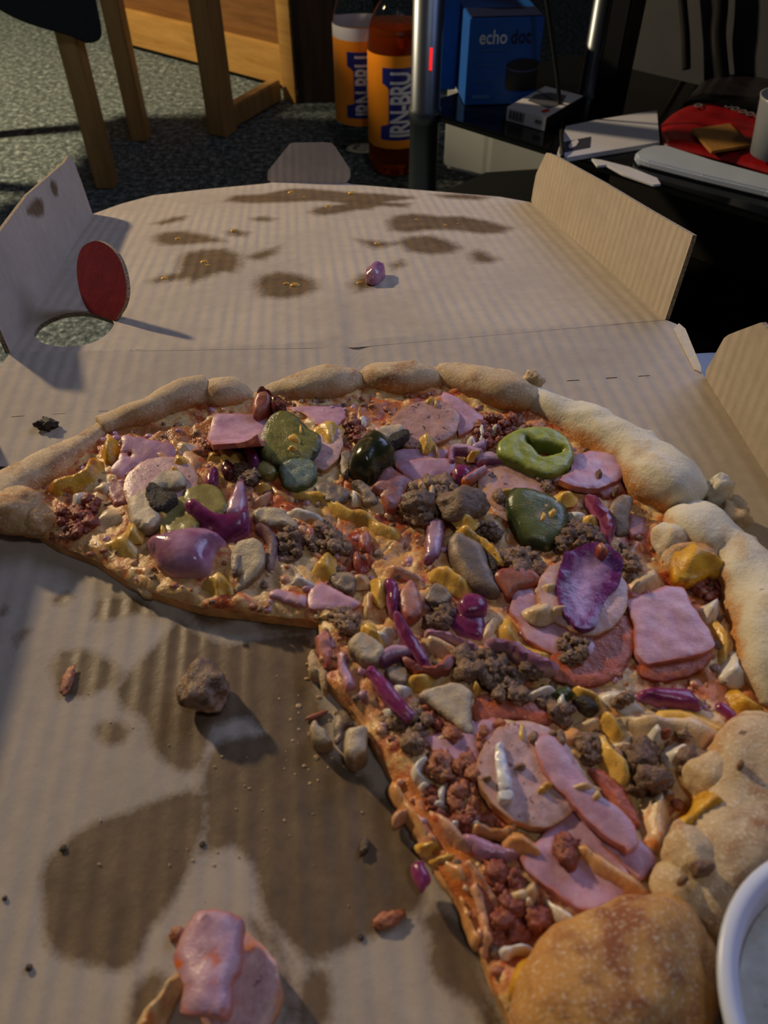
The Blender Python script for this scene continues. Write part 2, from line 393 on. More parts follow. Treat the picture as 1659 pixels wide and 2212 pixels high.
# lid
lid_out = [onlid(q) for q in [(22, 762), (300, 757), (770, 744), (1437, 690), (1290, 560), (1147, 437), (1080, 425), (900, 410), (760, 398), (740, 393), (690, 390), (600, 391), (578, 396), (450, 408), (330, 422), (262, 440), (212, 458), (200, 462)]]
lid_out = [q-d2*(0.0006 if i < 4 else 0) for i, q in enumerate(lid_out)]
hole = catmull([(78, 712), (95, 696), (130, 680), (165, 675), (193, 676), (222, 684), (245, 694), (240, 712), (215, 733), (178, 746), (135, 749), (95, 742), (75, 726)], True, 3)
LS = [
 T('F', [(482, 436), (500, 424), (570, 419), (627, 407), (675, 407), (760, 414), (830, 418), (890, 424), (900, 430), (840, 437), (890, 440), (880, 450), (820, 448), (800, 455), (770, 455), (720, 465), (690, 468), (665, 460), (680, 450), (740, 440), (700, 436), (620, 440), (530, 440)]),
 T('F', [(930, 420), (1000, 418), (1060, 425), (1040, 432), (960, 428)]),
 T('F', [(833, 480), (850, 468), (890, 462), (950, 468), (1000, 468), (1060, 478), (1110, 492), (1090, 505), (1040, 508), (980, 500), (930, 500), (880, 505), (840, 500)]),
 T('F', [(765, 517), (810, 520), (850, 525), (880, 512), (930, 510), (970, 520), (1000, 535), (980, 548), (930, 552), (880, 545), (860, 530), (810, 540), (790, 532)]),
 T('F', [(1012, 548), (1030, 538), (1050, 545), (1080, 560), (1060, 568), (1030, 568), (1015, 560)]),
 T('F', [(385, 560), (400, 545), (440, 538), (490, 536), (520, 548), (525, 570), (510, 590), (480, 590), (440, 605), (410, 617), (400, 605), (370, 610), (330, 615), (320, 608), (350, 595), (380, 588)]),
 T('F', [(545, 615), (560, 595), (600, 585), (650, 590), (685, 605), (690, 625), (660, 640), (610, 648), (560, 640)]),
 T('F', [(330, 510), (350, 502), (400, 498), (440, 505), (480, 515), (490, 523), (450, 525), (400, 530), (350, 532), (330, 522)]),
 T('F', [(485, 500), (510, 495), (540, 500), (530, 510), (495, 510)]), T('F', [(328, 482), (370, 468), (405, 465), (400, 475), (350, 487)]),
 T('F', [(530, 552), (560, 540), (605, 528), (600, 545), (570, 560), (540, 560)]), T('F', [(540, 470), (570, 465), (600, 472), (580, 478), (550, 477)]),
 T('F', [(755, 615), (780, 592), (815, 590), (810, 625), (770, 635)]), T('F', [(840, 572), (870, 560), (880, 575), (850, 585)]),
]
panel('lid_panel', box, a1, wd, d2, lid_out, [[onlid(q) for q in hole]], [[onlid(q) for q in s] for s in LS], 0.0030, 0.0026, None, 0.0012, zmax=0.0001, soft=0.020, crease=((am-a1)@wd, 0.0009, 0.13))
# flaps standing on the folds
def flap(name, h0, h1, tip_px, tip_at, pts, stains=(), sp=0.004, crease=True, label=None):
    """a flap hinged on h0-h1; the photo point tip_px sits square above hinge point tip_at and gives the flap's lean"""
    hd = un(h1-h0); X = PL(tip_px, tip_at, hd); v = un(X-tip_at); n = np.cross(hd, v)
    out = [h0, h1]+[PL(q, h0, n) for q in pts]
    if np.dot(np.cross(hd, v), CAM-h0) < 0: u, o = -hd, h1
    else: u, o = hd, h0
    ob = panel(name, box, o, u, v, out, [], [[PL(q, h0, n) for q in s] for s in stains], sp, 0.0026, None, 0.0005)
    if label: ob['label'] = label
    return ob, v
c_rb, c_rf, c_lb, c_lf = onlid((1147, 437)), onlid((1437, 690)), onlid((200, 462)), onlid((22, 762))
flap('lid_side_flap', c_rf, c_rb, (1497, 508), c_rf, [(1152, 405), (1158, 375), (1180, 329), (1198, 336), (1300, 392), (1400, 452), (1497, 508)], label='warm-lit lid flap standing up at the right of the lid')
flap('lid_side_flap', c_lf, c_lb, (150, 338), c_lb, [(176, 392), (158, 345), (148, 336), (140, 350), (60, 420), (0, 500), (-55, 545), (-40, 620)], [T('L1', [(225, 140), (255, 150), (262, 215), (245, 222), (225, 180)]), T('L1', [(160, 220), (195, 225), (200, 300), (180, 312), (120, 300), (115, 270)])], label='shaded lid flap standing up at the left of the lid')
t0, t1 = onlid((585, 394)), onlid((748, 397))
flap('tuck_flap', t0, t1, (668, 305), onlid((668, 391)), [(757, 380), (755, 365), (718, 309), (700, 307), (628, 308), (578, 370), (578, 388)])
wtop = PL((1640, 700), b1, un(rdir))
def wallflap():
    h0, h1 = b1+rdir*0.004, b1+rdir*LB
    hd = un(h1-h0); X = PL((1612, 705), h0+hd*0.02, hd); lean = un(un(X-(h0+hd*0.02)))
    n = np.cross(hd, lean)
    pts = [PL(q, h0, n) for q in [(1522, 806), (1566, 726), (1596, 714), (1645, 696)]]
    top = pts[-1]; hgt = (top-h0)@lean
    out = [h0]+pts+[h1+lean*hgt-hd*0.02, h1]
    u, o = (-hd, h1) if np.dot(np.cross(hd, lean), CAM-h0) < 0 else (hd, h0)
    panel('base_side_wall', box, o, u, lean, out, [], [], 0.005, 0.0026, None, 0.0005)['label'] = 'warm-lit base wall at the right of the pizza'
    # left wall, beyond the frame: mirror lean
    o2 = bl; h2 = un(ldir); l2 = un(UP-wd*0.25)
    out = [o2+h2*0.004, o2+h2*0.012+l2*0.030, o2+h2*0.03+l2*0.045, o2+h2*LB*0.93+l2*0.045, o2+h2*LB]
    panel('base_side_wall', box, o2, h2, l2, out, [], [], 0.006, 0.0026)
    fb, ff = bl+ldir*LB, b1+rdir*LB; fu = un(ff-fb); fv = un(UP-dp*0.2)
    panel('base_front_wall', box, ff, -fu, fv, [fb, ff, ff-fu*0.02+fv*0.045, fb+fu*0.02+fv*0.045], [], [], 0.006, 0.0026)
wallflap()
# vent disc, pushed up out of the lid
dh0, dh1 = onlid((194, 676)), onlid((247, 694))
dhd = un(dh1-dh0); dm = (dh0+dh1)/2
Xd = PL((218, 521), dm, dhd); dv = un(Xd-dm); dn = np.cross(dhd, dv)
disc = catmull([(194, 674), (178, 648), (168, 610), (166, 570), (176, 536), (200, 521), (222, 524), (245, 541), (262, 568), (272, 605), (273, 640), (266, 664), (257, 678), (247, 693), (222, 684)], True, 3)
dout = [PL(q, dm, dn) for q in disc]
uu, oo = (dhd, dm) if np.dot(np.cross(dhd, dv), CAM-dm) > 0 else (-dhd, dm)
panel('vent_disc', box, oo, uu, dv, dout, [], [], 0.003, 0.0026, [redp, kraft, edgem])['label'] = 'red printed vent disc standing up from its hole in the lid'

# ---------------------------------------------------------------- food materials
M_ham = food('ham', (194, 138, 160), (214, 168, 184), 160, 0.34, 0.22, rim=(190, 112, 100), rimw=(0.02, 0.22), sss=0.1, smear=0.25)
M_hamdark = food('ham_browned', (150, 92, 92), (186, 130, 130), 200, 0.4, 0.3, rim=(150, 74, 58), rimw=(0.05, 0.4), stain=((186, 96, 56), 150, 0.60))
M_hamstain = food('ham_sauced', (190, 140, 158), (210, 166, 178), 200, 0.34, 0.3, stain=((204, 98, 28), 95, 0.535), rim=(184, 114, 104), rimw=(0.02, 0.2), smear=0.0)
M_saus = food('pale_sausage', (204, 154, 150), (222, 184, 180), 330, 0.34, 0.25, rim=(196, 140, 98), rimw=(0.02, 0.22), specks=((130, 80, 66), 420, 0.64), sss=0.1, smear=0.35)
M_sausb = food('browned_sausage', (190, 138, 124), (208, 160, 146), 330, 0.36, 0.25, rim=(170, 116, 78), rimw=(0.02, 0.22), specks=((110, 74, 60), 300, 0.62), stain=((214, 160, 90), 120, 0.62))
M_pep = food('pepperoni', (158, 66, 38), (192, 98, 62), 420, 0.34, 0.35, rim=(134, 48, 30), rimw=(0.02, 0.2), specks=((226, 160, 110), 500, 0.66), smear=0.15)
M_onion = food('red_onion_skin', (104, 26, 72), (142, 54, 104), 160, 0.22, 0.15, rim=(150, 78, 116), rimw=(0.0, 0.15), sss=0.08, smear=0.15)
M_onionpet = food('red_onion_petal', (92, 24, 84), (118, 44, 112), 300, 0.26, 0.25, core=(204, 164, 212), corew=(0.22, 0.75), sss=0.08, fine=900, smear=0.0)
M_onionpale = food('pale_onion', (176, 130, 158), (204, 168, 190), 120, 0.26, 0.12, rim=(128, 70, 104), rimw=(0.0, 0.3), sss=0.12, smear=0.3)
M_onionpink = food('pink_onion', (148, 84, 120), (194, 146, 172), 110, 0.16, 0.12, rim=(184, 134, 126), rimw=(0.0, 0.2), sss=0.1, smear=0.25)
M_gherk = food('gherkin', (104, 102, 46), (140, 134, 70), 240, 0.26, 0.45, rim=(56, 60, 26), rimw=(0.05, 0.4), sss=0.08, smear=0.4)
M_gherkd = food('gherkin_dark', (78, 88, 46), (112, 118, 72), 140, 0.22, 0.25, rim=(40, 50, 22), rimw=(0.15, 0.7), sss=0.08, smear=0.35)
M_gherkl = food('gherkin_pale', (142, 130, 70), (166, 154, 94), 150, 0.26, 0.2, rim=(112, 104, 44), rimw=(0.02, 0.3), sss=0.12, smear=0.35)
M_gherkt = food('gherkin_end', (122, 142, 122), (158, 170, 150), 260, 0.34, 0.5, rim=(74, 84, 36), rimw=(0.05, 0.4), sss=0.1)
M_jal = food('green_pepper_ring', (150, 160, 64), (178, 186, 96), 170, 0.24, 0.25, rim=(104, 116, 34), rimw=(0.03, 0.3), sss=0.12, smear=0.0)
M_green = food('dark_green_skin', (36, 40, 22), (62, 62, 34), 120, 0.16, 0.15, specks=((92, 90, 48), 120, 0.62), smear=0.25)
M_mush = food('mushroom', (194, 170, 134), (220, 200, 166), 220, 0.5, 0.4, rim=(140, 112, 80), rimw=(0.0, 0.18), smear=0.25)
M_mushg = food('mushroom_gill_side', (130, 108, 90), (168, 146, 122), 220, 0.42, 0.4, rim=(96, 80, 68), rimw=(0.0, 0.25), core=(110, 95, 85), corew=(0.6, 1.1), smear=0.3)
M_gill = food('mushroom_gills', (38, 31, 26), (70, 58, 48), 700, 0.6, 0.8, smear=0.15)
M_mushl = food('mushroom_pink_brown', (150, 120, 112), (190, 160, 146), 180, 0.4, 0.3, rim=(118, 72, 84), rimw=(0.0, 0.4), smear=0.2)
M_beef = food('ground_beef', (118, 86, 64), (166, 130, 100), 520, 0.5, 0.9, specks=((190, 156, 124), 700, 0.60), smear=0.3)
M_beefd = food('beef_dark', (94, 68, 52), (138, 104, 80), 520, 0.5, 0.9, specks=((160, 126, 98), 700, 0.63), smear=0.3)
M_beefr = food('red_mince', (126, 50, 34), (164, 86, 62), 420, 0.42, 0.6, smear=0.4)
M_spicy = food('orange_mince', (156, 84, 54), (186, 116, 82), 420, 0.45, 0.6, smear=0.3)
M_chunk = food('meat_chunk', (76, 58, 44), (112, 88, 66), 260, 0.42, 0.8, stain=((60, 40, 32), 150, 0.56), smear=0.0)
M_chunkb = food('browned_chunk', (112, 86, 66), (152, 122, 96), 260, 0.4, 0.8, stain=((84, 60, 46), 150, 0.56), smear=0.3)
M_yel = food('yellow_cheese', (224, 166, 58), (242, 196, 100), 160, 0.18, 0.3, sss=0.12, smear=0.1)
M_yeld = food('golden_cheese', (214, 142, 20), (232, 178, 50), 150, 0.26, 0.5, stain=((176, 88, 18), 120, 0.58), sss=0.12, smear=0.0)
M_melt = food('melted_cheese', (214, 174, 122), (234, 204, 158), 120, 0.22, 0.35, stain=((206, 130, 70), 110, 0.58), sss=0.12, smear=0.0)
M_pink = food('sauced_cheese', (206, 140, 100), (224, 172, 134), 130, 0.28, 0.35, stain=((186, 86, 48), 110, 0.55), sss=0.15)
M_mozz = food('mozzarella', (222, 214, 200), (236, 230, 220), 120, 0.24, 0.2, rim=(220, 182, 136), rimw=(0.0, 0.3), sss=0.15, smear=0.15)
M_white = food('onion_white', (226, 226, 232), (236, 236, 240), 120, 0.28, 0.15, smear=0.0)
M_string = food('cheese_string', (214, 140, 70), (228, 172, 112), 120, 0.28, 0.2, sss=0.2)
M_red = food('red_pepper', (156, 76, 60), (188, 116, 92), 150, 0.3, 0.25, rim=(140, 56, 40), rimw=(0.0, 0.25), smear=0.3)
M_pinkmeat = food('pink_meat', (178, 104, 94), (204, 142, 128), 180, 0.3, 0.3, rim=(170, 84, 64), rimw=(0.0, 0.25), sss=0.1, smear=0.4)
M_char = food('charred', (30, 24, 20), (60, 48, 40), 600, 0.5, 0.7, smear=0.0)
M_maroon = food('dark_red_onion', (60, 20, 26), (96, 40, 44), 200, 0.2, 0.2)
def crust_mat(name, c1, c2, toast, tth, dust):
    t = NT(name); f = t.noise(38, 4, 0.6); g = t.noise(900, 4, 0.75); h = t.noise(150, 4)
    col = t.ramp(f, [(0.35, lin(c1)), (0.65, lin(c2))])
    k = t.ramp(t.math('ADD', t.math('MULTIPLY', f, 0.65), t.math('MULTIPLY', h, 0.35)), [(tth, (0, 0, 0, 1)), (tth+0.14, (1, 1, 1, 1))]); col = t.mix(k, col, lin(toast))
    q = t.attr('q'); qq = t.math('ADD', q, t.math('MULTIPLY', t.math('SUBTRACT', h, 0.5), 0.7))
    col = t.mix(t.ramp(qq, [(0.45, (0, 0, 0, 1)), (0.85, (1, 1, 1, 1))]), col, lin((196, 132, 56)))
    kd = t.ramp(g, [(0.55, (0, 0, 0, 1)), (0.63, (dust, dust, dust, 1))]); col = t.mix(kd, col, lin((236, 222, 196)))
    ks = t.ramp(t.noise(230, 2, 0.5), [(0.75, (0, 0, 0, 1)), (0.78, (0.8, 0.8, 0.8, 1))]); col = t.mix(ks, col, lin((92, 52, 30)))
    n = t.bump(h, 0.7, 0.0016); n = t.bump(g, 0.9, 0.0006, n)
    return t.out(col, 0.68, n, **{'Subsurface Weight': 0.12, 'Subsurface Radius': (0.004, 0.002, 0.001), 'Subsurface Scale': 1.0})
M_crust = crust_mat('pale_crust', (198, 166, 122), (214, 190, 150), (166, 114, 68), 0.50, 0.75)
M_crustw = crust_mat('floury_crust', (216, 204, 174), (230, 221, 198), (200, 170, 126), 0.55, 0.6)
M_crustg = crust_mat('golden_crust', (192, 136, 66), (208, 164, 96), (142, 82, 40), 0.44, 0.6)

# ---------------------------------------------------------------- pizza slices
PCX = P((690, 1330), 0.009)[:2]
def dough_z(x, y):
    return 0.0086+0.0014*nz((x, y), 55, 1.1)+0.0015*nz((x, y), 150, 5.2)+0.0010*nz((x, y), 380, 9.4)+0.0004*nz((x, y), 800, 2.4)
cutL = [P(q, 0.0085)[:2] for q in [(20, 1105), (110, 1163), (200, 1198), (268, 1245), (330, 1272), (430, 1302), (560, 1318), (650, 1328), (690, 1334)]]
cutR = [P(q, 0.0085)[:2] for q in [(690, 1345), (688, 1400), (700, 1460), (768, 1535), (830, 1640), (872, 1725), (912, 1800), (960, 1890), (1005, 1975), (1040, 2050), (1065, 2120), (1105, 2205), (1140, 2290)]]
# crust: name, outer silhouette, inner silhouette, material, slice index
CR = [
 (0, M_crust, [(-70, 1085), (-10, 1030), (50, 997), (100, 970), (160, 938), (222, 902)], [(0, 1150), (55, 1100), (90, 1065), (130, 1045), (185, 1000), (236, 950)], 1.0),
 (0, M_crust, [(212, 905), (255, 880), (300, 860), (345, 840), (390, 824), (440, 820)], [(240, 955), (275, 945), (320, 935), (362, 918), (405, 902), (452, 890)], 1.0),
 (1, M_crust, [(428, 835), (455, 822), (485, 817), (515, 822), (548, 838)], [(447, 868), (462, 888), (488, 896), (518, 892), (538, 880)], 1.0),
 (1, M_crust, [(550, 850), (590, 826), (640, 806), (690, 797), (735, 798), (776, 803)], [(562, 872), (605, 874), (655, 878), (702, 878), (740, 872), (774, 860)], 1.0),
 (2, M_crust, [(788, 788), (815, 781), (850, 783), (900, 788), (948, 796)], [(791, 852), (820, 862), (855, 864), (905, 862), (956, 852)], 1.0),
 (2, M_crust, [(944, 790), (985, 784), (1030, 787), (1080, 797), (1120, 810), (1158, 830)], [(957, 850), (990, 862), (1025, 876), (1065, 890), (1100, 903), (1136, 905)], 1.0),
 (3, M_crustw, [(1158, 836), (1200, 850), (1250, 872), (1320, 890), (1390, 930), (1450, 970), (1495, 1010), (1522, 1065)], [(1143, 892), (1172, 925), (1215, 945), (1265, 975), (1320, 1020), (1362, 1062), (1395, 1098), (1450, 1122)], 1.0),
 (4, M_crustw, [(1518, 1098), (1560, 1106), (1605, 1140), (1650, 1185), (1690, 1250), (1720, 1330), (1730, 1420), (1720, 1510)], [(1440, 1150), (1462, 1200), (1530, 1235), (1560, 1275), (1575, 1330), (1590, 1400), (1600, 1470), (1640, 1530)], 1.0),
 (5, M_crust, [(1690, 1560), (1710, 1640), (1700, 1740), (1670, 1840), (1610, 1950), (1570, 2020)], [(1590, 1600), (1520, 1655), (1510, 1750), (1470, 1830), (1440, 1900), (1425, 1960)], 0.95),
 (5, M_crustg, [(1545, 2020), (1545, 2080), (1525, 2140), (1475, 2200), (1420, 2270), (1340, 2350)], [(1430, 1965), (1350, 2010), (1270, 2050), (1190, 2095), (1120, 2150), (1090, 2230)], 1.05),
]
CEN = []
def crust_path(o, i, sq):
    res = []
    for a, b in zip(o, i):
        m = ((a[0]+b[0])/2, (a[1]+b[1])/2); r = 0.012
        for _ in range(6):
            p = P(m, max(0.006, r*0.88)); dep = (p-CAM)@FW; r = 0.5*math.hypot(a[0]-b[0], a[1]-b[1])*dep/FPX*sq
        res.append((p[0], p[1], p[2], r))
    return res
def crust_seg(name, path, mat, parent, amp=0.0012, seed=0.0, nseg=28, capf=0.55, q=0.0):
    c = catmull([np.array(p) for p in path], False, 6); c = resample(c, 0.0032, False)
    n = len(c); V = []; Q = []
    S = np.r_[0, np.cumsum(np.linalg.norm(np.diff(c[:, :3], axis=0), axis=1))]; L = S[-1]
    # rounded ends: extra rings past each end
    rings = []
    for i in range(n):
        t = c[min(i+1, n-1), :3]-c[max(i-1, 0), :3]; rings.append((c[i, :3], un(t), c[i, 3], 1.0))
    t0 = rings[0][1]; t1 = rings[-1][1]
    pre = [(c[0, :3]-t0*c[0, 3]*capf*math.sin(a), t0, c[0, 3], math.cos(a)) for a in (1.5, 1.25, 0.95, 0.6, 0.3)]
    post = [(c[-1, :3]+t1*c[-1, 3]*capf*math.sin(a), t1, c[-1, 3], math.cos(a)) for a in (0.3, 0.6, 0.95, 1.25, 1.5)]
    rings = pre+rings+post
    for (p, t, r, k) in rings:
        sd_ = un(np.cross(t, UP)); nn = np.cross(sd_, t)
        out_s = np.dot(sd_[:2], p[:2]-PCX)
        for j in range(nseg):
            a = 2*math.pi*j/nseg; ca, sa = math.cos(a), math.sin(a)
            rr = r*k
            # keep the ring slightly squared
            e = (abs(ca)**2.4+abs(sa)**2.4)**(-1/2.4)
            x = p+(sd_*ca+nn*sa)*rr*e
            dirn = sd_*ca+nn*sa
            dsp = amp*2.2*nz(x, 45, seed)+amp*1.3*nz(x, 110, seed+3)+amp*0.5*nz(x, 330, seed+7)+amp*0.2*nz(x, 800, seed)
            x = x+dirn*dsp*(0.3+0.7*k)
            x[2] = max(x[2], 0.0006)
            V.append(x)
            inn = -ca*(1 if out_s > 0 else -1)
            Q.append(max(0.0, inn*0.75-sa*0.45+q) if k > 0.5 else 0.35+q)
    m = len(rings); Fc = []
    for i in range(m-1):
        for j in range(nseg):
            a = i*nseg+j; b = i*nseg+(j+1) % nseg; Fc.append((a, b, b+nseg, a+nseg))
    Fc.append(tuple(range(nseg-1, -1, -1))); Fc.append(tuple((m-1)*nseg+j for j in range(nseg)))
    me = mesh(name, V, Fc); attr(me, 'q', Q)
    bm = bmesh.new(); bm.from_mesh(me); bmesh.ops.recalc_face_normals(bm, faces=bm.faces); bm.to_mesh(me); bm.free()
    return link(name, me, parent, mat)
paths = [crust_path(c[2], c[3], c[4]) for c in CR]
for pt, c in zip(paths, CR): CEN.append((c[0], pt))
ring = [np.array(q[:2]) for _, pt in CEN for q in pt]
bnd_px = [None, (446, 858), (783, 828), (1150, 872), (1500, 1108), (1650, 1560), None]
LAB = ['pizza slice at the far left with its pointed crust end, ham and purple onion',
       'short pizza slice with knobbly crust, large round gherkin and curled ham',
       'pizza slice with two-piece crust, pale sausage disc and dark green pepper dome',
       'pizza slice with floury white crust and bright green pepper ring',
       'pizza slice with cup-shaped purple onion petal, pepperoni and square ham',
       'nearest pizza slice with golden crust, large sausage disc and stretched cheese edge']
SL = []
Bp = [cutL[0]]+[P(q, 0.010)[:2] for q in bnd_px[1:6]]+[cutR[-1]]
PANG = []
for i in range(6):
    pr = [np.array(q[:2]) for s, pt in CEN if s == i for q in pt]
    left = cutL[::-1] if i == 0 else [PCX, PCX+(Bp[i]-PCX)*0.35, PCX+(Bp[i]-PCX)*0.7]
    right = cutR[::-1] if i == 5 else [PCX+(Bp[i+1]-PCX)*0.7, PCX+(Bp[i+1]-PCX)*0.35]
    if i == 0: poly = [cutL[k] for k in range(len(cutL)-1, -1, -1)]+pr+[Bp[1]]+right
    elif i == 5: poly = left+[Bp[5]]+pr+cutR[::-1]
    else: poly = left+[Bp[i]]+pr+[Bp[i+1]]+right
    poly = np.array(poly)
    c = poly.mean(0)
    root = thing('pizza_slice', LAB[i], 'pizza slice', (c[0], c[1], 0), 'slices of the half-eaten pizza')
    SL.append((root, poly))
PAINT = []   # (px centre, radius px, colour): what the cheese and sauce look like there
def paint(c, pts, r, col):
    for q in T(c, pts): PAINT.append((P(q, 0.009)[:2], r/1662*0.30, lin(col)))
RED, ORG, CRM, YEL, PNK = (150, 44, 24), (196, 96, 44), (226, 190, 140), (226, 178, 84), (208, 138, 110)
paint('R3', [(1050, 560), (1100, 600), (250, 1150), (330, 1230), (100, 1400)], 45, RED)
paint('R2', [(1150, 540), (1300, 1130), (1400, 1200), (1250, 1330), (1260, 1500), (760, 1060)], 40, RED)
paint('R7', [(950, 1250), (1100, 1300), (1150, 1250), (1000, 1400), (900, 700)], 50, (150, 50, 34))
paint('R7', [(600, 800), (700, 950), (500, 700), (400, 500), (800, 1250)], 45, (206, 118, 50))
paint('R6', [(1000, 1000), (1200, 1050), (1350, 1150), (900, 1100), (800, 1200), (1150, 1350), (1400, 1110), (700, 1050)], 90, CRM)
paint('R8', [(600, 130), (700, 300), (900, 550), (1000, 700), (900, 750), (1000, 450), (950, 620), (1000, 850), (980, 980)], 75, (222, 186, 120))
paint('R8', [(1250, 560), (1150, 640), (1110, 760), (620, 250)], 45, (216, 150, 30))
paint('R4', [(820, 1150), (900, 1160), (1100, 1400), (1200, 1430), (850, 1480), (700, 850)], 50, (176, 74, 36))
paint('R6', [(1300, 800), (1380, 850), (1500, 900), (1250, 350), (1330, 560)], 45, (186, 100, 30))
paint('R1', [(150, 950), (250, 1050), (200, 1150), (80, 950)], 45, (200, 130, 60))
paint('R1', [(600, 1200), (700, 1000), (760, 1200), (900, 1250), (560, 1200), (950, 1450), (1150, 1480)], 50, (214, 168, 110))
paint('R1', [(450, 1050), (560, 980)], 35, (140, 44, 34))
paint('R2', [(600, 1000), (700, 1060), (650, 920)], 40, (190, 84, 34))
paint('R2', [(1050, 1150), (1350, 1300), (1480, 1450), (1400, 1600)], 45, (214, 160, 90))
paint('R5', [(620, 1150), (700, 1250), (560, 1100)], 40, (206, 140, 90))
paint('R5', [(350, 450), (1450, 650), (1550, 700)], 45, (216, 180, 130))
paint('R2', [(620, 1650), (700, 1560), (560, 1700)], 45, (216, 178, 130))
paint('R1', [(800, 470), (900, 470), (1000, 470), (1100, 480), (1250, 470), (1380, 430)], 40, (172, 104, 54))
paint('R2', [(620, 420), (700, 380), (1150, 420), (1240, 440), (1350, 400), (1500, 400)], 36, (176, 104, 56))
paint('R3', [(700, 400), (900, 450), (1000, 480), (1200, 450), (500, 330)], 36, (166, 78, 40))
def cheese_mat():
    t = NT('cheese_and_sauce'); f = t.noise(75, 5, 0.65, dist=0.6); g = t.noise(300, 4, 0.7); h = t.noise(1500, 3)
    v = t.math('ADD', t.math('MULTIPLY', f, 0.65), t.math('MULTIPLY', g, 0.35))
    col = t.ramp(v, [(0.30, lin((132, 36, 20))), (0.41, lin((184, 84, 44))), (0.47, lin((214, 140, 86))), (0.54, lin((232, 188, 122))), (0.60, lin((236, 204, 150))), (0.70, lin((222, 180, 122)))])
    pc = t.attr('paint', 'Color'); pa = t.attr('pa')
    k = t.math('ADD', pa, t.math('MULTIPLY', t.math('SUBTRACT', g, 0.5), 0.9))
    col = t.mix(t.ramp(k, [(0.35, (0, 0, 0, 1)), (0.7, (0.9, 0.9, 0.9, 1))]), col, pc)
    col = t.mix(t.ramp(g, [(0.68, (0, 0, 0, 1)), (0.78, (0.6, 0.6, 0.6, 1))]), col, lin((120, 54, 30)))
    n = t.bump(g, 0.5, 0.0018); n = t.bump(h, 0.3, 0.0005, n)
    return t.out(col, t.math('ADD', 0.10, t.math('MULTIPLY', h, 0.3)), n, **{'Subsurface Weight': 0.12, 'Subsurface Radius': (0.003, 0.0015, 0.001), 'Subsurface Scale': 1.0})
M_cheese = cheese_mat()
M_dough = plain('baked_dough', (206, 150, 88), 0.75, 140, 0.35, 0.6)
for i, (root, poly) in enumerate(SL):
    pc = poly
    ol = resample(pc, 0.0016)
    ol = ol+np.array([[0.0007*noise.noise(Vector((x*180, y*180, 2))), 0.0007*noise.noise(Vector((x*180, y*180, 8)))] for x, y in ol])
    V, Fc, d = trifill(ol, (), 0.0015)
    z = np.array([dough_z(x, y) for x, y in V])
    z = z-0.0022*np.clip(1-d/0.003, 0, 1)*np.array([1 if (dist(np.array([q]), np.array(cutL+cutR)).min() < 0.004) else 0 for q in V]) if i in (0, 5) else z
    zb = np.full(len(V), 0.0052)+np.array([0.0006*nz((x, y), 200, 3) for x, y in V])
    F1, sd_ = solid(V, Fc)
    me = mesh('cheese_layer', np.r_[np.c_[V, z], np.c_[V, zb]], F1+sd_)
    colr = np.zeros((len(V), 4), np.float32); wt = np.zeros(len(V))
    for (q, r, c) in PAINT:
        wgt = np.exp(-((V-q)**2).sum(1)/(r*r)); b = wgt > wt; colr[b] = c; wt = np.maximum(wt, wgt)
    ca = me.attributes.new('paint', 'FLOAT_COLOR', 'POINT'); ca.data.foreach_set('color', np.vstack([colr, colr]).ravel())
    attr(me, 'pa', np.r_[wt, wt*0])
    link('cheese_layer', me, root, M_cheese)
    V2, F2, _ = trifill(resample(pc, 0.004), (), 0.006)
    zt = np.array([0.0058+0.0004*nz((x, y), 90, 2) for x, y in V2])
    F1, sd_ = solid(V2, F2); me = mesh('dough_base', np.r_[np.c_[V2, zt], np.c_[V2, np.full(len(V2), 0.0007)]], F1+sd_, False)
    link('dough_base', me, root, M_dough)
for k, (c, pth) in enumerate(zip(CR, paths)):
    crust_seg('crust', pth, c[1], SL[c[0]][0], 0.0011 if c[1] is M_crust else 0.0015, k*3.7, 30, 0.28, 0.14 if k > 5 else 0.10)
def slice_of(xy):
    for root, poly in SL:
        if inside(np.array([xy[:2]]), poly)[0]: return root
    best = min(SL, key=lambda s: dist(np.array([xy[:2]]), s[1])[0]); return best[0]
# torn bread ends where the crust was broken
def lump(name, px, z, r, mat, parent=None, sq=(1, 1, 1), amp=0.35, sc=1.0, seed=0.0, sub=3, rz=0.0, attrq=None):
    bm = bmesh.new(); bmesh.ops.create_icosphere(bm, subdivisions=sub, radius=1.0)
    p = P(px, z) if len(px) == 2 else np.array(px)
    cr, sr = math.cos(rz), math.sin(rz)
    for v in bm.verts:
        q = v.co.copy(); f = 1+amp*noise.noise(q*1.3*sc+Vector((seed, -seed, seed*0.5)))+amp*0.5*noise.noise(q*3.1*sc+Vector((seed*2, seed, 1)))
        q = Vector((q.x*sq[0], q.y*sq[1], q.z*sq[2]))*f*r
        v.co = Vector((p[0]+q.x*cr-q.y*sr, p[1]+q.x*sr+q.y*cr, max(0.0006 if parent else -0.0003, p[2]+q.z)))
    me = D.meshes.new(name); bm.to_mesh(me); bm.free(); me.polygons.foreach_set('use_smooth', [True]*len(me.polygons))
    me.attributes.new('e', 'FLOAT', 'POINT').data.foreach_set('value', [1.0]*len(me.vertices))
    me.attributes.new('q', 'FLOAT', 'POINT').data.foreach_set('value', [attrq or 0.0]*len(me.vertices))
    return link(name, me, parent, mat)
lump('torn_bread', (1150, 826), 0.014, 0.0055, M_crust, SL[2][0], (1, 0.8, 1), 0.5, 1.6, 3, 3, attrq=0.4)
lump('torn_bread', (1545, 1065), 0.012, 0.0080, M_crustw, SL[3][0], (1.1, 0.7, 1), 0.5, 1.5, 5, 3, 0.6)
lump('torn_bread', (1588, 1110), 0.010, 0.0075, M_crust, SL[4][0], (0.8, 1.1, 0.8), 0.5, 1.5, 9, 3)
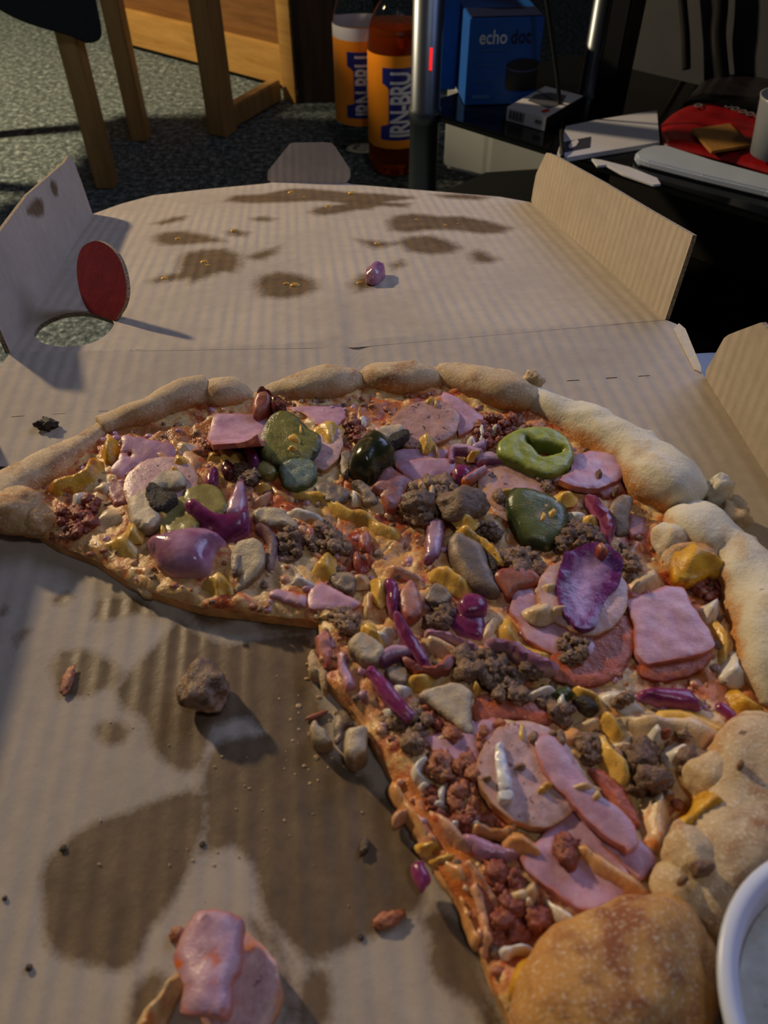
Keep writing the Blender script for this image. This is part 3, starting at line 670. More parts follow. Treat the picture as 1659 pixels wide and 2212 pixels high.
lump('torn_bread', (30, 1105), 0.010, 0.0115, M_crust, SL[0][0], (1.1, 0.9, 0.9), 0.2, 0.9, 11, 4, attrq=0.62)
lump('torn_bread', (78, 1125), 0.008, 0.0085, M_crust, SL[0][0], (1.1, 0.9, 0.8), 0.25, 1.1, 14, 4, attrq=0.7)
lump('torn_bread', (1455, 1172), 0.011, 0.0085, M_crustw, SL[4][0], (0.9, 1.1, 0.9), 0.22, 0.9, 17, 4, attrq=0.5)
lump('torn_bread', (1500, 1212), 0.010, 0.0095, M_crustw, SL[4][0], (1.2, 0.8, 0.9), 0.22, 0.9, 21, 4, attrq=0.7)
lump('torn_bread', (1545, 1680), 0.014, 0.0085, M_crust, SL[5][0], (1.1, 0.9, 0.9), 0.12, 1.0, 23, 4, attrq=0.2)
lump('torn_bread', (1492, 1850), 0.016, 0.0085, M_crust, SL[5][0], (0.9, 1.1, 0.9), 0.2, 0.9, 27, 4, attrq=0.2)
lump('torn_bread', (1465, 1920), 0.014, 0.0075, M_crust, SL[5][0], (1.0, 1.0, 0.9), 0.12, 1.0, 29, 4, attrq=0.35)

# ---------------------------------------------------------------- toppings: every piece a mesh of its own on its slice
def sink(h): return 0.0089+(h-0.0105)*0.66
MELTS = (M_yel, M_yeld, M_melt, M_pink, M_string, M_mozz)
def slab(name, crop, pts, mat, h=0.0115, thick=0.003, dome=0.0008, rr=0.0012, tilt=(0, 0), cup=0.0, roll=None, holes=(), amp=0.0004, sc=260, sp=None, parent=None, label=None, raw=False, ew=0.004, sub=5):
    """a piece whose top outline is PTS; tilt = slope (right, away); cup = bowl curvature; roll = (axis angle deg, curvature)"""
    if parent is None: h = sink(h)
    if name.startswith('mushroom') and rr == 0: rr = 0.0013; dome *= 0.5; amp *= 1.8; thick = max(thick, 0.003)
    if name in ('ham_slice', 'ham_strip') and len(pts) < 16: sub = 1
    px = catmull(T(crop, pts), True, sub) if not raw else np.array(T(crop, pts))
    hp = [catmull(T(crop, q), True, 4) for q in holes]
    c0 = np.mean([P(q, h) for q in px], 0)
    def surf(x, y):
        dx, dy = x-c0[0], y-c0[1]; z = h+tilt[0]*dx+tilt[1]*dy+cup*(dx*dx+dy*dy)
        if roll:
            a = math.radians(roll[0]); s = -dx*math.sin(a)+dy*math.cos(a); z += roll[1]*s*s
        return max(z, 0.0015)
    def proj(q):
        z = h
        for _ in range(14):
            p = P(q, z); z = 0.5*z+0.5*surf(p[0], p[1])
        return P(q, z)[:2]
    ol = np.array([proj(q) for q in px]); ext = np.ptp(ol, axis=0).max()
    sp = sp or min(0.0022, max(0.0008, ext/14))
    melt = mat in MELTS
    jf = 160 if melt else 330
    if melt: sc = min(sc, 150)
    jit = (0.0010 if melt else 0.00055)*min(1.0, ext/0.02)
    ol = resample(ol, sp*0.8)
    ol = ol+jit*np.array([(noise.noise(Vector((x*jf, y*jf, 1.7)))+0.6*noise.noise(Vector((x*900, y*900, 4.1))), noise.noise(Vector((x*jf, y*jf, 7.7)))+0.6*noise.noise(Vector((x*900, y*900, 9.1)))) for x, y in ol])
    hs = [resample(np.array([proj(q) for q in hq]), sp*0.8) for hq in hp]
    try: V, Fc, d = trifill(ol, hs, sp)
    except Exception as ex: print('slab failed', name, pts[0], ex); return None
    md = max(d.max(), 1e-5); R = min(rr, md) if rr > 0 else md
    t = np.clip(d/R, 0, 1); prof = np.sqrt(np.maximum(0, 1-(1-t)**2))
    if melt:
        R = min(max(R, 0.004), md); t = np.clip(d/R, 0, 1); prof = t*t*(3-2*t)
    z0 = np.array([surf(x, y) for x, y in V]); sd = (c0[0]*917+c0[1]*531) % 7
    zn = np.array([nz((x, y), sc, sd)+0.5*nz((x, y), sc*2.7, sd+2) for x, y in V])*amp
    if melt: zt = z0-0.0026+(dome+0.0026)*prof+zn*1.3*(0.2+0.8*t)
    else: zt = z0+dome*prof+zn*(0.35+0.65*t)
    zb = np.maximum(z0-thick+zn*0.3, 0.0008); zb = np.minimum(zb, zt-0.0003)
    F1, s_ = solid(V, Fc); me = mesh(name, np.r_[np.c_[V, zt], np.c_[V, zb]], F1+s_)
    if not melt: me.set_sharp_from_angle(angle=math.radians(42))
    e = np.clip(d/ew, 0, 1.5); attr(me, 'e', np.r_[e, e*0])
    o = link(name, me, parent or slice_of(c0), mat)
    if label: o['label'] = label
    return o
def strip(name, crop, pts, wdt, mat, h=0.0125, thick=0.002, dome=0.0015, rr=0, **kw):
    """a ribbon along PTS, WDT wide (a number, or one per point), in crop pixels"""
    c = catmull([np.array(p, float) for p in pts], False, 5)
    if isinstance(wdt, (int, float)): wdt = [wdt]*len(pts)
    if mat in MELTS: wdt = [q*1.35 for q in wdt]
    u = np.linspace(0, len(pts)-1, len(c)); ww = np.interp(u, range(len(pts)), wdt)
    t = np.gradient(c, axis=0); t /= np.maximum(np.linalg.norm(t, axis=1)[:, None], 1e-9); n = np.c_[-t[:, 1], t[:, 0]]
    a = c+n*ww[:, None]/2; b = c-n*ww[:, None]/2
    poly = np.vstack([a, [c[-1]+t[-1]*ww[-1]*0.3], b[::-1], [c[0]-t[0]*ww[0]*0.3]])
    return slab(name, crop, [tuple(q) for q in poly], mat, h, thick, dome, rr, raw=True, **kw)
def clump(name, crop, pts, mat, h=0.0115, r=(0.0016, 0.0034), n=None, parent=None, sub=3, label=None):
    """crumbled meat: lumps heaped inside an outline, one mesh"""
    if parent is None: h = sink(h)
    poly = np.array([P(q, h)[:2] for q in T(crop, pts)]); lo, hi = poly.min(0), poly.max(0)
    A = 0.5*abs(np.dot(poly[:, 0], np.roll(poly[:, 1], 1))-np.dot(poly[:, 1], np.roll(poly[:, 0], 1)))
    n = n or int(max(4, min(44, A/(r[0]+r[1])**2*4*1.5))); bm = bmesh.new(); k = 0; tries = 0
    rs = random.Random(int(abs(lo[0]*1e5)+abs(lo[1]*1e5)))
    while k < n and tries < 900:
        tries += 1; q = np.array([rs.uniform(lo[0], hi[0]), rs.uniform(lo[1], hi[1])])
        if not inside(q[None], poly)[0]: continue
        rad = rs.uniform(*r)*0.9; z = h+rs.uniform(-0.0022, 0.0016); s = rs.uniform(0, 99)
        m = bmesh.ops.create_icosphere(bm, subdivisions=sub, radius=1.0)
        sx, sy, sz = rs.uniform(0.7, 1.3), rs.uniform(0.7, 1.3), rs.uniform(0.55, 0.9)
        for v in m['verts']:
            c = v.co.copy(); f = 1+0.40*noise.noise(c*1.4+Vector((s, s, s)))+0.46*noise.noise(c*3.1+Vector((s, 0, s)))+0.30*noise.noise(c*7.5+Vector((0, s, s)))
            v.co = Vector((q[0]+c.x*sx*f*rad, q[1]+c.y*sy*f*rad, max(0.0008, z+c.z*sz*f*rad)))
        k += 1
    me = D.meshes.new(name); bm.to_mesh(me); bm.free(); me.polygons.foreach_set('use_smooth', [True]*len(me.polygons))
    me.attributes.new('e', 'FLOAT', 'POINT').data.foreach_set('value', [1.0]*len(me.vertices))
    o = link(name, me, parent or slice_of(poly.mean(0)), mat)
    if label: o['label'] = label
    return o
def bits(crop, spec, mat, name='cheese_bit', h=0.012, **kw):
    for (x, y, rx) in spec:
        if mat in MELTS: rx *= 1.3
        s, ar = random.uniform(0, 6.28), random.uniform(0.7, 1.4)
        pts = [(x+rx*ar*math.cos(a+s)*random.uniform(0.75, 1.2), y+rx/ar*math.sin(a+s)*random.uniform(0.75, 1.2)) for a in np.linspace(0, 2*math.pi, 9)[:-1]]
        slab(name, crop, pts, mat, h, 0.003, 0.0016, 0, **kw)

# --- left slice
slab('ham_slice', 'R1', [(690, 780), (810, 780), (840, 870), (830, 930), (740, 940), (700, 870)], M_hamdark, 0.0105, 0.002)
slab('ham_slice', 'R1', [(790, 490), (830, 475), (980, 510), (1110, 530), (1150, 570), (1140, 640), (1010, 650), (860, 690), (815, 785), (710, 730), (745, 670), (785, 600), (800, 540)], M_ham, 0.0135, 0.0028, tilt=(-0.05, 0.18), holes=[[(830, 595), (850, 588), (862, 605), (848, 622), (832, 615)]])
slab('golden_cheese', 'R1', [(640, 590), (665, 530), (690, 480), (760, 485), (790, 540), (770, 610), (700, 670), (655, 650)], M_yeld, 0.0125, 0.006, 0.004, 0, amp=0.0008)
slab('golden_cheese', 'R1', [(270, 840), (330, 780), (430, 740), (500, 720), (550, 620), (610, 590), (680, 650), (695, 720), (640, 790), (530, 830), (420, 880), (330, 880)], M_yeld, 0.012, 0.006, 0.0045, 0, amp=0.0011, label='bubbled golden cheese at the crust of the left slice')
clump('red_mince', 'R1', [(390, 960), (560, 930), (690, 820), (690, 850), (610, 960), (600, 1050), (530, 1130), (400, 1150), (340, 1140)], M_beefr, 0.0105, (0.0018, 0.0032))
slab('mozzarella', 'R1', [(440, 890), (470, 850), (580, 830), (600, 870), (540, 950), (470, 955)], M_mozz, 0.0125, 0.004, 0.0022, 0)
slab('melted_cheese', 'R1', [(600, 960), (720, 915), (840, 960), (870, 1060), (700, 1090), (570, 1110), (560, 1030)], M_melt, 0.0105, 0.003, 0.002, 0, amp=0.0009)
slab('sausage_slice', 'R1', [(808, 800), (850, 715), (940, 650), (1080, 622), (1200, 640), (1275, 710), (1285, 800), (1210, 900), (1050, 960), (890, 970), (820, 900)], M_saus, 0.0142, 0.003, tilt=(0, 0.05), label='pale sausage slice under mushroom on the left slice')
slab('mushroom_slice', 'R1', [(835, 900), (930, 850), (1010, 760), (1100, 710), (1190, 730), (1215, 800), (1150, 835), (1060, 830), (1010, 930), (1050, 1010), (1000, 1085), (920, 1095), (845, 1040)], M_mush, 0.0175, 0.0035, 0.002, 0.002)
slab('mushroom_gills', 'R1', [(945, 870), (975, 790), (1040, 810), (1080, 850), (1140, 855), (1150, 905), (1060, 960), (995, 965)], M_gill, 0.0205, 0.004, 0.001, 0.001, amp=0.0012)
slab('gherkin_slice', 'R1', [(1195, 850), (1290, 805), (1400, 812), (1465, 880), (1485, 960), (1400, 1010), (1280, 985), (1215, 940)], M_gherkl, 0.0155, 0.004, 0.0012, 0.0015)
slab('gherkin_slice', 'R1', [(1025, 1010), (1100, 930), (1200, 880), (1260, 960), (1300, 1070), (1240, 1145), (1120, 1155), (1045, 1110)], M_gherkl, 0.0142, 0.004, 0.0015, 0.002, tilt=(0.1, 0.0))
bits('R1', [(1045, 1000, 45), (1060, 1120, 38), (870, 1100, 60), (1160, 640, 50), (1140, 710, 30)], M_yel, 'yellow_cheese', 0.0165)
slab('onion_wedge', 'R2', [(290, 1160), (305, 1080), (350, 980), (395, 900), (425, 960), (440, 1080), (405, 1165)], M_onionpale, 0.0150, 0.004, 0.002, 0)
slab('onion_wedge', 'R2', [(0, 1085), (55, 1045), (120, 1095), (190, 1140), (300, 1168), (385, 1160), (425, 1100), (460, 1150), (465, 1240), (440, 1310), (300, 1375), (190, 1300), (80, 1220), (15, 1150)], M_onion, 0.0165, 0.006, 0.0035, 0, tilt=(0, 0.45), amp=0.0005, label='dark purple crescent of red onion on the left slice')
slab('onion_wedge', 'R1', [(958, 1200), (1080, 1150), (1310, 1112), (1450, 1155), (1475, 1200), (1400, 1265), (1370, 1360), (1300, 1405), (1150, 1405), (1040, 1355), (1000, 1290)], M_onionpink, 0.0110, 0.006, 0.0085, 0, amp=0.0003, label='shiny pink dome of red onion at the cut edge')
slab('melted_cheese', 'R1', [(600, 1190), (690, 1130), (800, 1080), (900, 1058), (965, 1130), (950, 1260), (860, 1310), (720, 1280), (620, 1260)], M_yel, 0.0110, 0.005, 0.0030, 0, amp=0.0013)
slab('melted_cheese', 'R1', [(700, 1270), (870, 1300), (1010, 1290), (1080, 1380), (1010, 1460), (960, 1500), (860, 1440), (760, 1360)], M_melt, 0.0085, 0.006, 0.002, 0, amp=0.0012)
slab('onion_wedge', 'R2', [(505, 1240), (560, 1230), (630, 1290), (664, 1400), (640, 1560), (590, 1605), (565, 1530), (590, 1400), (560, 1310)], M_mushl, 0.0145, 0.005, 0.002, 0, tilt=(0.1, 0.3))
slab('mushroom_slice', 'R2', [(325, 1490), (350, 1400), (400, 1350), (500, 1338), (560, 1390), (577, 1465), (530, 1580), (440, 1670), (365, 1725), (350, 1690), (405, 1600), (340, 1590)], M_mush, 0.0150, 0.003, 0.0008, 0.001, tilt=(0.15, 0.3), label='half mushroom slice with grey gills at the cut edge')
slab('mushroom_gills', 'R2', [(330, 1500), (370, 1420), (430, 1390), (440, 1450), (400, 1500), (370, 1560), (340, 1590)], M_mushg, 0.0160, 0.002, 0.0012, 0)
slab('yellow_cheese', 'R2', [(103, 1640), (170, 1580), (270, 1560), (345, 1660), (330, 1735), (280, 1700), (240, 1768), (170, 1700)], M_yel, 0.0125, 0.006, 0.003, 0.002, amp=0.0008)
slab('mushroom_slice', 'R2', [(485, 1150), (560, 1110), (660, 1118), (740, 1165), (800, 1230), (795, 1275), (700, 1245), (600, 1245), (520, 1215)], M_mush, 0.0150, 0.004, 0.002, 0, tilt=(0, 0.2))
clump('ground_beef', 'R2', [(650, 1320), (720, 1240), (800, 1330), (820, 1450), (760, 1540), (690, 1530), (660, 1430)], M_beefd, 0.0125, (0.0022, 0.0040))
clump('ground_beef', 'R2', [(880, 1290), (1000, 1260), (1180, 1350), (1190, 1420), (1060, 1430), (900, 1420)], M_beef, 0.0115)
bits('R2', [(985, 1270, 42), (1290, 1350, 52), (900, 1300, 40), (1230, 1480, 40)], M_pinkmeat, 'ham_chunk', 0.0130)
slab('yellow_cheese', 'R2', [(890, 1560), (960, 1440), (1040, 1420), (1085, 1470), (1080, 1590), (1000, 1620)], M_yel, 0.0140, 0.006, 0.0025, 0.002)
slab('mozzarella', 'R2', [(700, 1130), (800, 1100), (930, 1130), (1003, 1180), (990, 1225), (880, 1215), (770, 1180)], M_mozz, 0.0130, 0.004, 0.002, 0)
slab('mozzarella', 'R2', [(690, 1650), (740, 1630), (790, 1540), (870, 1600), (960, 1660), (890, 1710), (800, 1690), (720, 1680)], M_mozz, 0.0120, 0.004, 0.002, 0)
slab('ham_strip', 'R2', [(600, 1720), (660, 1700), (800, 1720), (880, 1760), (870, 1830), (700, 1790), (600, 1760)], M_hamstain, 0.0110, 0.005, 0.001, 0.0015)
slab('ham_strip', 'R2', [(880, 1760), (900, 1690), (970, 1640), (1150, 1740), (1270, 1800), (1200, 1850), (1040, 1850), (890, 1840)], M_ham, 0.0120, 0.007, 0.0008, 0.0015)
slab('mushroom_slice', 'R2', [(1040, 1620), (1100, 1580), (1200, 1590), (1225, 1660), (1200, 1720), (1100, 1700)], M_mushg, 0.0130, 0.004, 0.002, 0)
slab('sauced_cheese', 'R2', [(560, 950), (620, 900), (700, 960), (820, 1030), (820, 1110), (700, 1090), (600, 1030)], M_string, 0.0100, 0.003, 0.001, 0, amp=0.0009)
strip('melted_cheese', 'R2', [(700, 985), (850, 1030), (1000, 1050), (1100, 1120), (1200, 1165), (1290, 1180), (1400, 1260), (1520, 1320)], [30, 60, 85, 90, 80, 95, 90, 110], M_yel, 0.0115, 0.004, 0.003, amp=0.0006, label='long drizzle of yellow melted cheese across the pizza')
strip('melted_cheese', 'R2', [(640, 1000), (560, 1050), (480, 1090)], [50, 80, 60], M_pink, 0.0108, 0.003, 0.002, amp=0.0007)
slab('melted_cheese', 'R2', [(430, 1010), (520, 960), (600, 1040), (680, 1070), (680, 1120), (560, 1100), (470, 1110), (430, 1070)], M_pink, 0.0105, 0.003, 0.0015, 0, amp=0.001)
slab('onion_strip', 'R2', [(145, 900), (170, 860), (205, 825), (235, 850), (222, 945), (165, 965)], M_onion, 0.0145, 0.003, 0.002, 0)
slab('maroon_onion', 'R2', [(258, 820), (300, 780), (352, 822), (335, 885), (280, 875)], M_maroon, 0.0150, 0.004, 0.002, 0)
clump('ground_beef', 'R2', [(360, 840), (440, 800), (490, 880), (475, 965), (390, 930)], M_beefd, 0.0130, (0.0022, 0.0038))
slab('gherkin_slice', 'R2', [(505, 850), (560, 780), (640, 815), (655, 870), (590, 900)], M_gherkl, 0.0145, 0.004, 0.002, 0)
bits('R2', [(200, 745, 50), (280, 760, 55), (380, 740, 45), (560, 960, 50)], M_yel, 'yellow_cheese', 0.0122)
slab('melted_cheese', 'R2', [(160, 680), (300, 660), (430, 690), (440, 760), (330, 790), (230, 770)], M_melt, 0.0108, 0.003, 0.0015, 0, amp=0.0012)
slab('onion_strip', 'R2', [(428, 660), (480, 655), (533, 730), (522, 800), (468, 822), (440, 740)], M_onion, 0.0160, 0.004, 0.003, 0)
clump('red_mince', 'R2', [(80, 690), (160, 620), (180, 700), (110, 760)], M_spicy, 0.0115, (0.0010, 0.0022))
# --- second slice: curled ham, gherkins
slab('ham_slice', 'R2', [(150, 620), (180, 550), (205, 440), (480, 445), (590, 470), (585, 560), (530, 670), (350, 660), (200, 672)], M_ham, 0.0130, 0.003, roll=(8, 17.0), tilt=(0, -0.12), label='curled ham slice under the knobbly crust')
slab('ham_slice', 'R2', [(700, 400), (1140, 375), (1150, 470), (1060, 560), (940, 520), (850, 440)], M_ham, 0.0125, 0.003, tilt=(0, -0.2))
slab('red_pepper', 'R2', [(480, 440), (500, 330), (560, 297), (615, 320), (610, 400), (560, 465), (510, 475)], M_red, 0.0190, 0.009, 0.003, 0.003, tilt=(0, 0.3))
slab('maroon_onion', 'R2', [(515, 285), (560, 262), (610, 285), (650, 330), (690, 330), (725, 395), (640, 425), (610, 380), (600, 315), (540, 310)], M_maroon, 0.0205, 0.007, 0.002, 0.001)
slab('sausage_slice', 'R2', [(880, 770), (910, 650), (990, 560), (1100, 540), (1128, 640), (1110, 730), (1060, 800), (985, 852), (920, 810)], M_saus, 0.0140, 0.003, tilt=(0.1, 0))
slab('melted_cheese', 'R2', [(890, 540), (960, 478), (1060, 468), (1135, 500), (1115, 620), (1060, 702), (980, 680), (940, 600)], M_yel, 0.0160, 0.004, 0.0025, 0, amp=0.0008)
slab('gherkin_slice', 'R2', [(545, 600), (585, 500), (660, 428), (750, 438), (830, 488), (870, 545), (960, 590), (967, 670), (925, 735), (850, 792), (780, 782), (700, 812), (600, 780), (535, 720)], M_gherk, 0.0205, 0.0075, 0.0012, 0.0018, tilt=(0.0, 0.10), amp=0.0007, sc=330, label='large round gherkin slice below the knobbly crust')
bits('R2', [(790, 620, 60), (830, 560, 35), (760, 690, 30)], M_yel, 'yellow_cheese', 0.0225)
slab('gherkin_slice', 'R2', [(670, 840), (720, 780), (840, 755), (925, 790), (948, 870), (900, 945), (800, 985), (715, 965), (690, 900)], M_gherkt, 0.0165, 0.005, 0.0008, 0.0012, tilt=(0.0, 0.35), amp=0.0008, label='grey-green gherkin end with crinkled edge')
slab('green_pepper_dome', 'R2', [(1160, 840), (1205, 735), (1290, 660), (1380, 643), (1470, 690), (1518, 760), (1500, 825), (1400, 885), (1335, 945), (1230, 920), (1175, 885)], M_green, 0.0120, 0.006, 0.0125, 0, amp=0.0003, label='dark green glossy dome of pickled pepper')
slab('mushroom_slice', 'R2', [(1110, 730), (1190, 720), (1185, 830), (1160, 900), (1120, 860)], M_mushg, 0.0135, 0.004, 0.001, 0.001)
slab('mushroom_slice', 'R2', [(1255, 650), (1350, 570), (1440, 528), (1545, 518), (1555, 565), (1450, 625), (1350, 650)], M_mush, 0.0200, 0.0045, 0.002, 0)
slab('mushroom_gills', 'R2', [(1435, 665), (1480, 590), (1590, 555), (1605, 600), (1520, 645), (1460, 690)], M_gill, 0.0205, 0.004, 0.001, 0.001)
slab('mushroom_slice', 'R2', [(935, 960), (1045, 930), (1160, 985), (1175, 1020), (1085, 1085), (990, 1045)], M_mushg, 0.0140, 0.003, 0.0015, 0)
slab('mushroom_slice', 'R2', [(1190, 945), (1250, 918), (1335, 990), (1385, 1085), (1290, 1092), (1255, 1010)], M_mushg, 0.0145, 0.004, 0.002, 0, tilt=(0.1, 0.2))
bits('R2', [(1215, 1030, 40), (1270, 500, 45), (1250, 560, 25)], M_mozz, 'mozzarella', 0.0125)
clump('red_mince', 'R2', [(1150, 500), (1230, 480), (1290, 560), (1250, 640), (1170, 640)], M_beefr, 0.0105, (0.0012, 0.0024))
# --- third slice
slab('ham_slice', 'R3', [(660, 320), (695, 280), (800, 330), (980, 460), (960, 505), (860, 575), (800, 595), (740, 430)], M_ham, 0.0140, 0.0028, tilt=(0, 0.05))
clump('red_mince', 'R3', [(970, 480), (1050, 440), (1150, 470), (1240, 470), (1260, 520), (1180, 560), (1090, 650), (960, 660), (880, 615), (900, 560)], M_beefr, 0.0120, (0.0016, 0.0030), label='deep red crumbled mince between two crusts')
bits('R3', [(960, 575, 45), (1060, 545, 28), (890, 630, 35)], M_mozz, 'mozzarella', 0.0140)
slab('sausage_slice', 'R3', [(312, 500), (355, 430), (450, 378), (590, 345), (720, 368), (792, 430), (803, 500), (760, 592), (650, 655), (480, 690), (370, 650), (325, 580)], M_sausb, 0.0165, 0.003, tilt=(0, 0.08), label='pale sausage disc with browned rim behind the dark green dome')
bits('R3', [(600, 350, 45), (570, 620, 48), (640, 370, 30)], M_yel, 'yellow_cheese', 0.0190)
slab('ham_slice', 'R3', [(330, 705), (450, 688), (600, 685), (735, 700), (735, 765), (600, 775), (350, 830), (340, 765)], M_ham, 0.0130, 0.003)
strip('melted_cheese', 'R3', [(610, 670), (640, 710), (650, 750)], [30, 50, 30], M_melt, 0.0150, 0.003, 0.002)
slab('ham_slice', 'R3', [(345, 820), (480, 768), (600, 758), (765, 770), (775, 845), (720, 895), (640, 905), (480, 935), (405, 880)], M_ham, 0.0145, 0.003, tilt=(0, 0.1))
slab('ham_chunk', 'R3', [(170, 1000), (195, 950), (240, 868), (312, 815), (352, 860), (420, 898), (475, 930), (420, 980), (410, 1062), (330, 1125), (270, 1112), (235, 1020)], M_hamdark, 0.0155, 0.006, 0.0022, 0.003, amp=0.0016, sc=190)
strip('onion_strip', 'R3', [(745, 790), (755, 700), (830, 690), (900, 715), (970, 720)], [40, 50, 45, 45, 40], M_onionpale, 0.0165, 0.003, 0.002)
strip('melted_cheese', 'R3', [(860, 735), (920, 730), (970, 710)], [35, 50, 40], M_yel, 0.0180, 0.002, 0.002)
strip('onion_strip', 'R3', [(900, 690), (960, 670), (985, 640)], [40, 60, 40], M_onionpale, 0.0150, 0.003, 0.002)
strip('onion_strip', 'R3', [(930, 775), (1030, 755), (1130, 790)], [60, 70, 30], M_onionpale, 0.0150, 0.004, 0.002)
slab('onion_wedge', 'R3', [(755, 850), (800, 815), (880, 830), (890, 900), (830, 925), (770, 905)], M_onion, 0.0155, 0.004, 0.0025, 0)
strip('ham_strip', 'R3', [(830, 930), (900, 890), (1000, 835)], [45, 50, 45], M_hamstain, 0.0160, 0.003, 0.002)
slab('sausage_slice', 'R3', [(938, 930), (975, 860), (1060, 808), (1180, 812), (1310, 880), (1480, 925), (1505, 965), (1440, 1010), (1330, 1040), (1160, 1140), (1060, 1130), (945, 1010)], M_sausb, 0.0130, 0.003)
slab('sausage_slice', 'R3', [(1020, 1080), (1140, 1060), (1170, 1180), (1160, 1220), (1060, 1160)], M_saus, 0.0120, 0.003)
slab('green_pepper_ring', 'R3', [(1070, 705), (1100, 630), (1200, 568), (1350, 543), (1480, 560), (1580, 628), (1622, 720), (1602, 812), (1540, 872), (1450, 897), (1350, 872), (1200, 802), (1100, 755)], M_jal, 0.0200, 0.0055, 0.0016, 0.0025, tilt=(0, 0.10), holes=[[(1285, 615), (1350, 655), (1440, 662), (1545, 705), (1500, 732), (1420, 752), (1385, 748), (1335, 690), (1295, 655)]], amp=0.0004, sp=0.0011, label='bright green pepper ring with an open middle near the white crust')
slab('ham_slice', 'R4', [(320, 760), (400, 690), (412, 600), (530, 570), (650, 592), (735, 540), (772, 590), (765, 720), (695, 765), (560, 818), (430, 805)], M_ham, 0.0150, 0.003, roll=(-60, 8.0), amp=0.0007, label='pink ham slice with turned-up edge beside the white crust')
clump('ground_beef', 'R4', [(180, 700), (310, 740), (330, 800), (250, 830), (180, 780)], M_beef, 0.0130, (0.0012, 0.0026))
bits('R4', [(575, 720, 24), (690, 820, 22)], M_beefd, 'beef_crumb', 0.0175)
slab('ham_strip', 'R4', [(540, 830), (640, 800), (720, 770), (740, 830), (650, 870), (600, 880)], M_hamdark, 0.0115, 0.003)
slab('gherkin_slice', 'R3', [(1140, 1050), (1180, 988), (1260, 973), (1400, 1008), (1500, 1050), (1572, 1120), (1592, 1220), (1550, 1340), (1440, 1422), (1355, 1400), (1255, 1350), (1195, 1230), (1150, 1140)], M_gherkd, 0.0175, 0.006, 0.003, 0.006, tilt=(-0.05, 0.18), amp=0.0004, label='large oval dark gherkin slice smeared with yellow cheese')
bits('R3', [(1430, 1120, 70), (1470, 1160, 55), (1400, 1180, 40), (1500, 1100, 40)], M_yel, 'yellow_cheese', 0.0200)
bits('R3', [(1570, 1030, 60), (1150, 1000, 50)], M_yel, 'yellow_cheese', 0.0175)
bits('R3', [(1090, 1030, 48)], M_beef, 'beef_crumb', 0.0165)
lump('meat_chunk', (1000, 1092), 0.0150, 0.0090, M_chunkb, SL[2][0], (1.15, 0.9, 0.75), 0.25, 1.0, 31, 4)
strip('melted_cheese', 'R3', [(745, 1090), (790, 1150), (860, 1190), (930, 1200)], [50, 90, 110, 60], M_yel, 0.0215, 0.003, 0.002)
clump('ground_beef', 'R3', [(420, 1100), (470, 960), (560, 930), (640, 950), (740, 890), (770, 980), (700, 1080), (640, 1170), (520, 1215), (440, 1180)], M_beef, 0.0135, (0.0022, 0.0046))
lump('meat_chunk', (905, 1090), 0.0130, 0.0068, M_chunkb, SL[2][0], (1.0, 0.9, 0.8), 0.4, 1.4, 37, 4)
bits('R3', [(600, 1010, 48), (520, 950, 40), (500, 1100, 30)], M_melt, 'melted_cheese', 0.0180)
slab('onion_strip', 'R3', [(578, 1215), (690, 1210), (692, 1300), (660, 1440), (590, 1500), (555, 1485), (560, 1350)], M_onionpale, 0.0150, 0.004, 0.0018, 0.002, label='pale lilac onion strip in the middle of the pizza')
slab('sauced_cheese', 'R3', [(545, 1560), (600, 1500), (650, 1440), (660, 1480), (590, 1570)], M_string, 0.0125, 0.002, 0.001, 0)
slab('mushroom_slice', 'R3', [(735, 1350), (790, 1288), (870, 1330), (950, 1370), (1010, 1500), (1070, 1640), (1105, 1725), (1020, 1745), (900, 1690), (790, 1570), (740, 1460)], M_mushg, 0.0165, 0.004, 0.0025, 0.004, tilt=(0.0, 0.15), label='large grey-brown mushroom slice in the middle of the pizza')
slab('mushroom_gills', 'R3', [(960, 1390), (1000, 1430), (1060, 1480), (1075, 1560), (1050, 1580), (1000, 1480)], M_gill, 0.0170, 0.004, 0.001, 0.001)
strip('melted_cheese', 'R3', [(800, 1265), (870, 1280), (960, 1330), (1050, 1400), (1110, 1480)], [60, 70, 50, 50, 45], M_yel, 0.0195, 0.003, 0.002)
strip('melted_cheese', 'R3', [(600, 1560), (700, 1580), (780, 1640), (880, 1690)], [80, 120, 110, 90], M_yel, 0.0150, 0.004, 0.003, amp=0.0006)
clump('ground_beef', 'R3', [(1080, 1470), (1120, 1420), (1250, 1410), (1370, 1470), (1380, 1540), (1280, 1570), (1140, 1560)], M_beef, 0.0150, (0.0016, 0.0034))
clump('ground_beef', 'R3', [(900, 1240), (1060, 1250), (1070, 1330), (1000, 1330), (920, 1290)], M_beefd, 0.0140, (0.0014, 0.0030))
slab('sauced_cheese', 'R3', [(1060, 1290), (1200, 1270), (1220, 1350), (1180, 1400), (1100, 1380)], M_string, 0.0110, 0.003, 0.001, 0, amp=0.001)
slab('red_pepper', 'R6', [(172, 240), (210, 200), (330, 193), (412, 228), (405, 285), (300, 305), (255, 362), (213, 310)], M_red, 0.0165, 0.006, 0.0012, 0.0015, tilt=(0, 0.2))
bits('R5', [(740, 380, 75)], M_yel, 'yellow_cheese', 0.0160)
slab('sauced_cheese', 'R5', [(750, 240), (800, 205), (900, 230), (1060, 310), (1080, 350), (960, 330), (850, 320), (780, 290)], M_pink, 0.0130, 0.003, 0.002, 0)
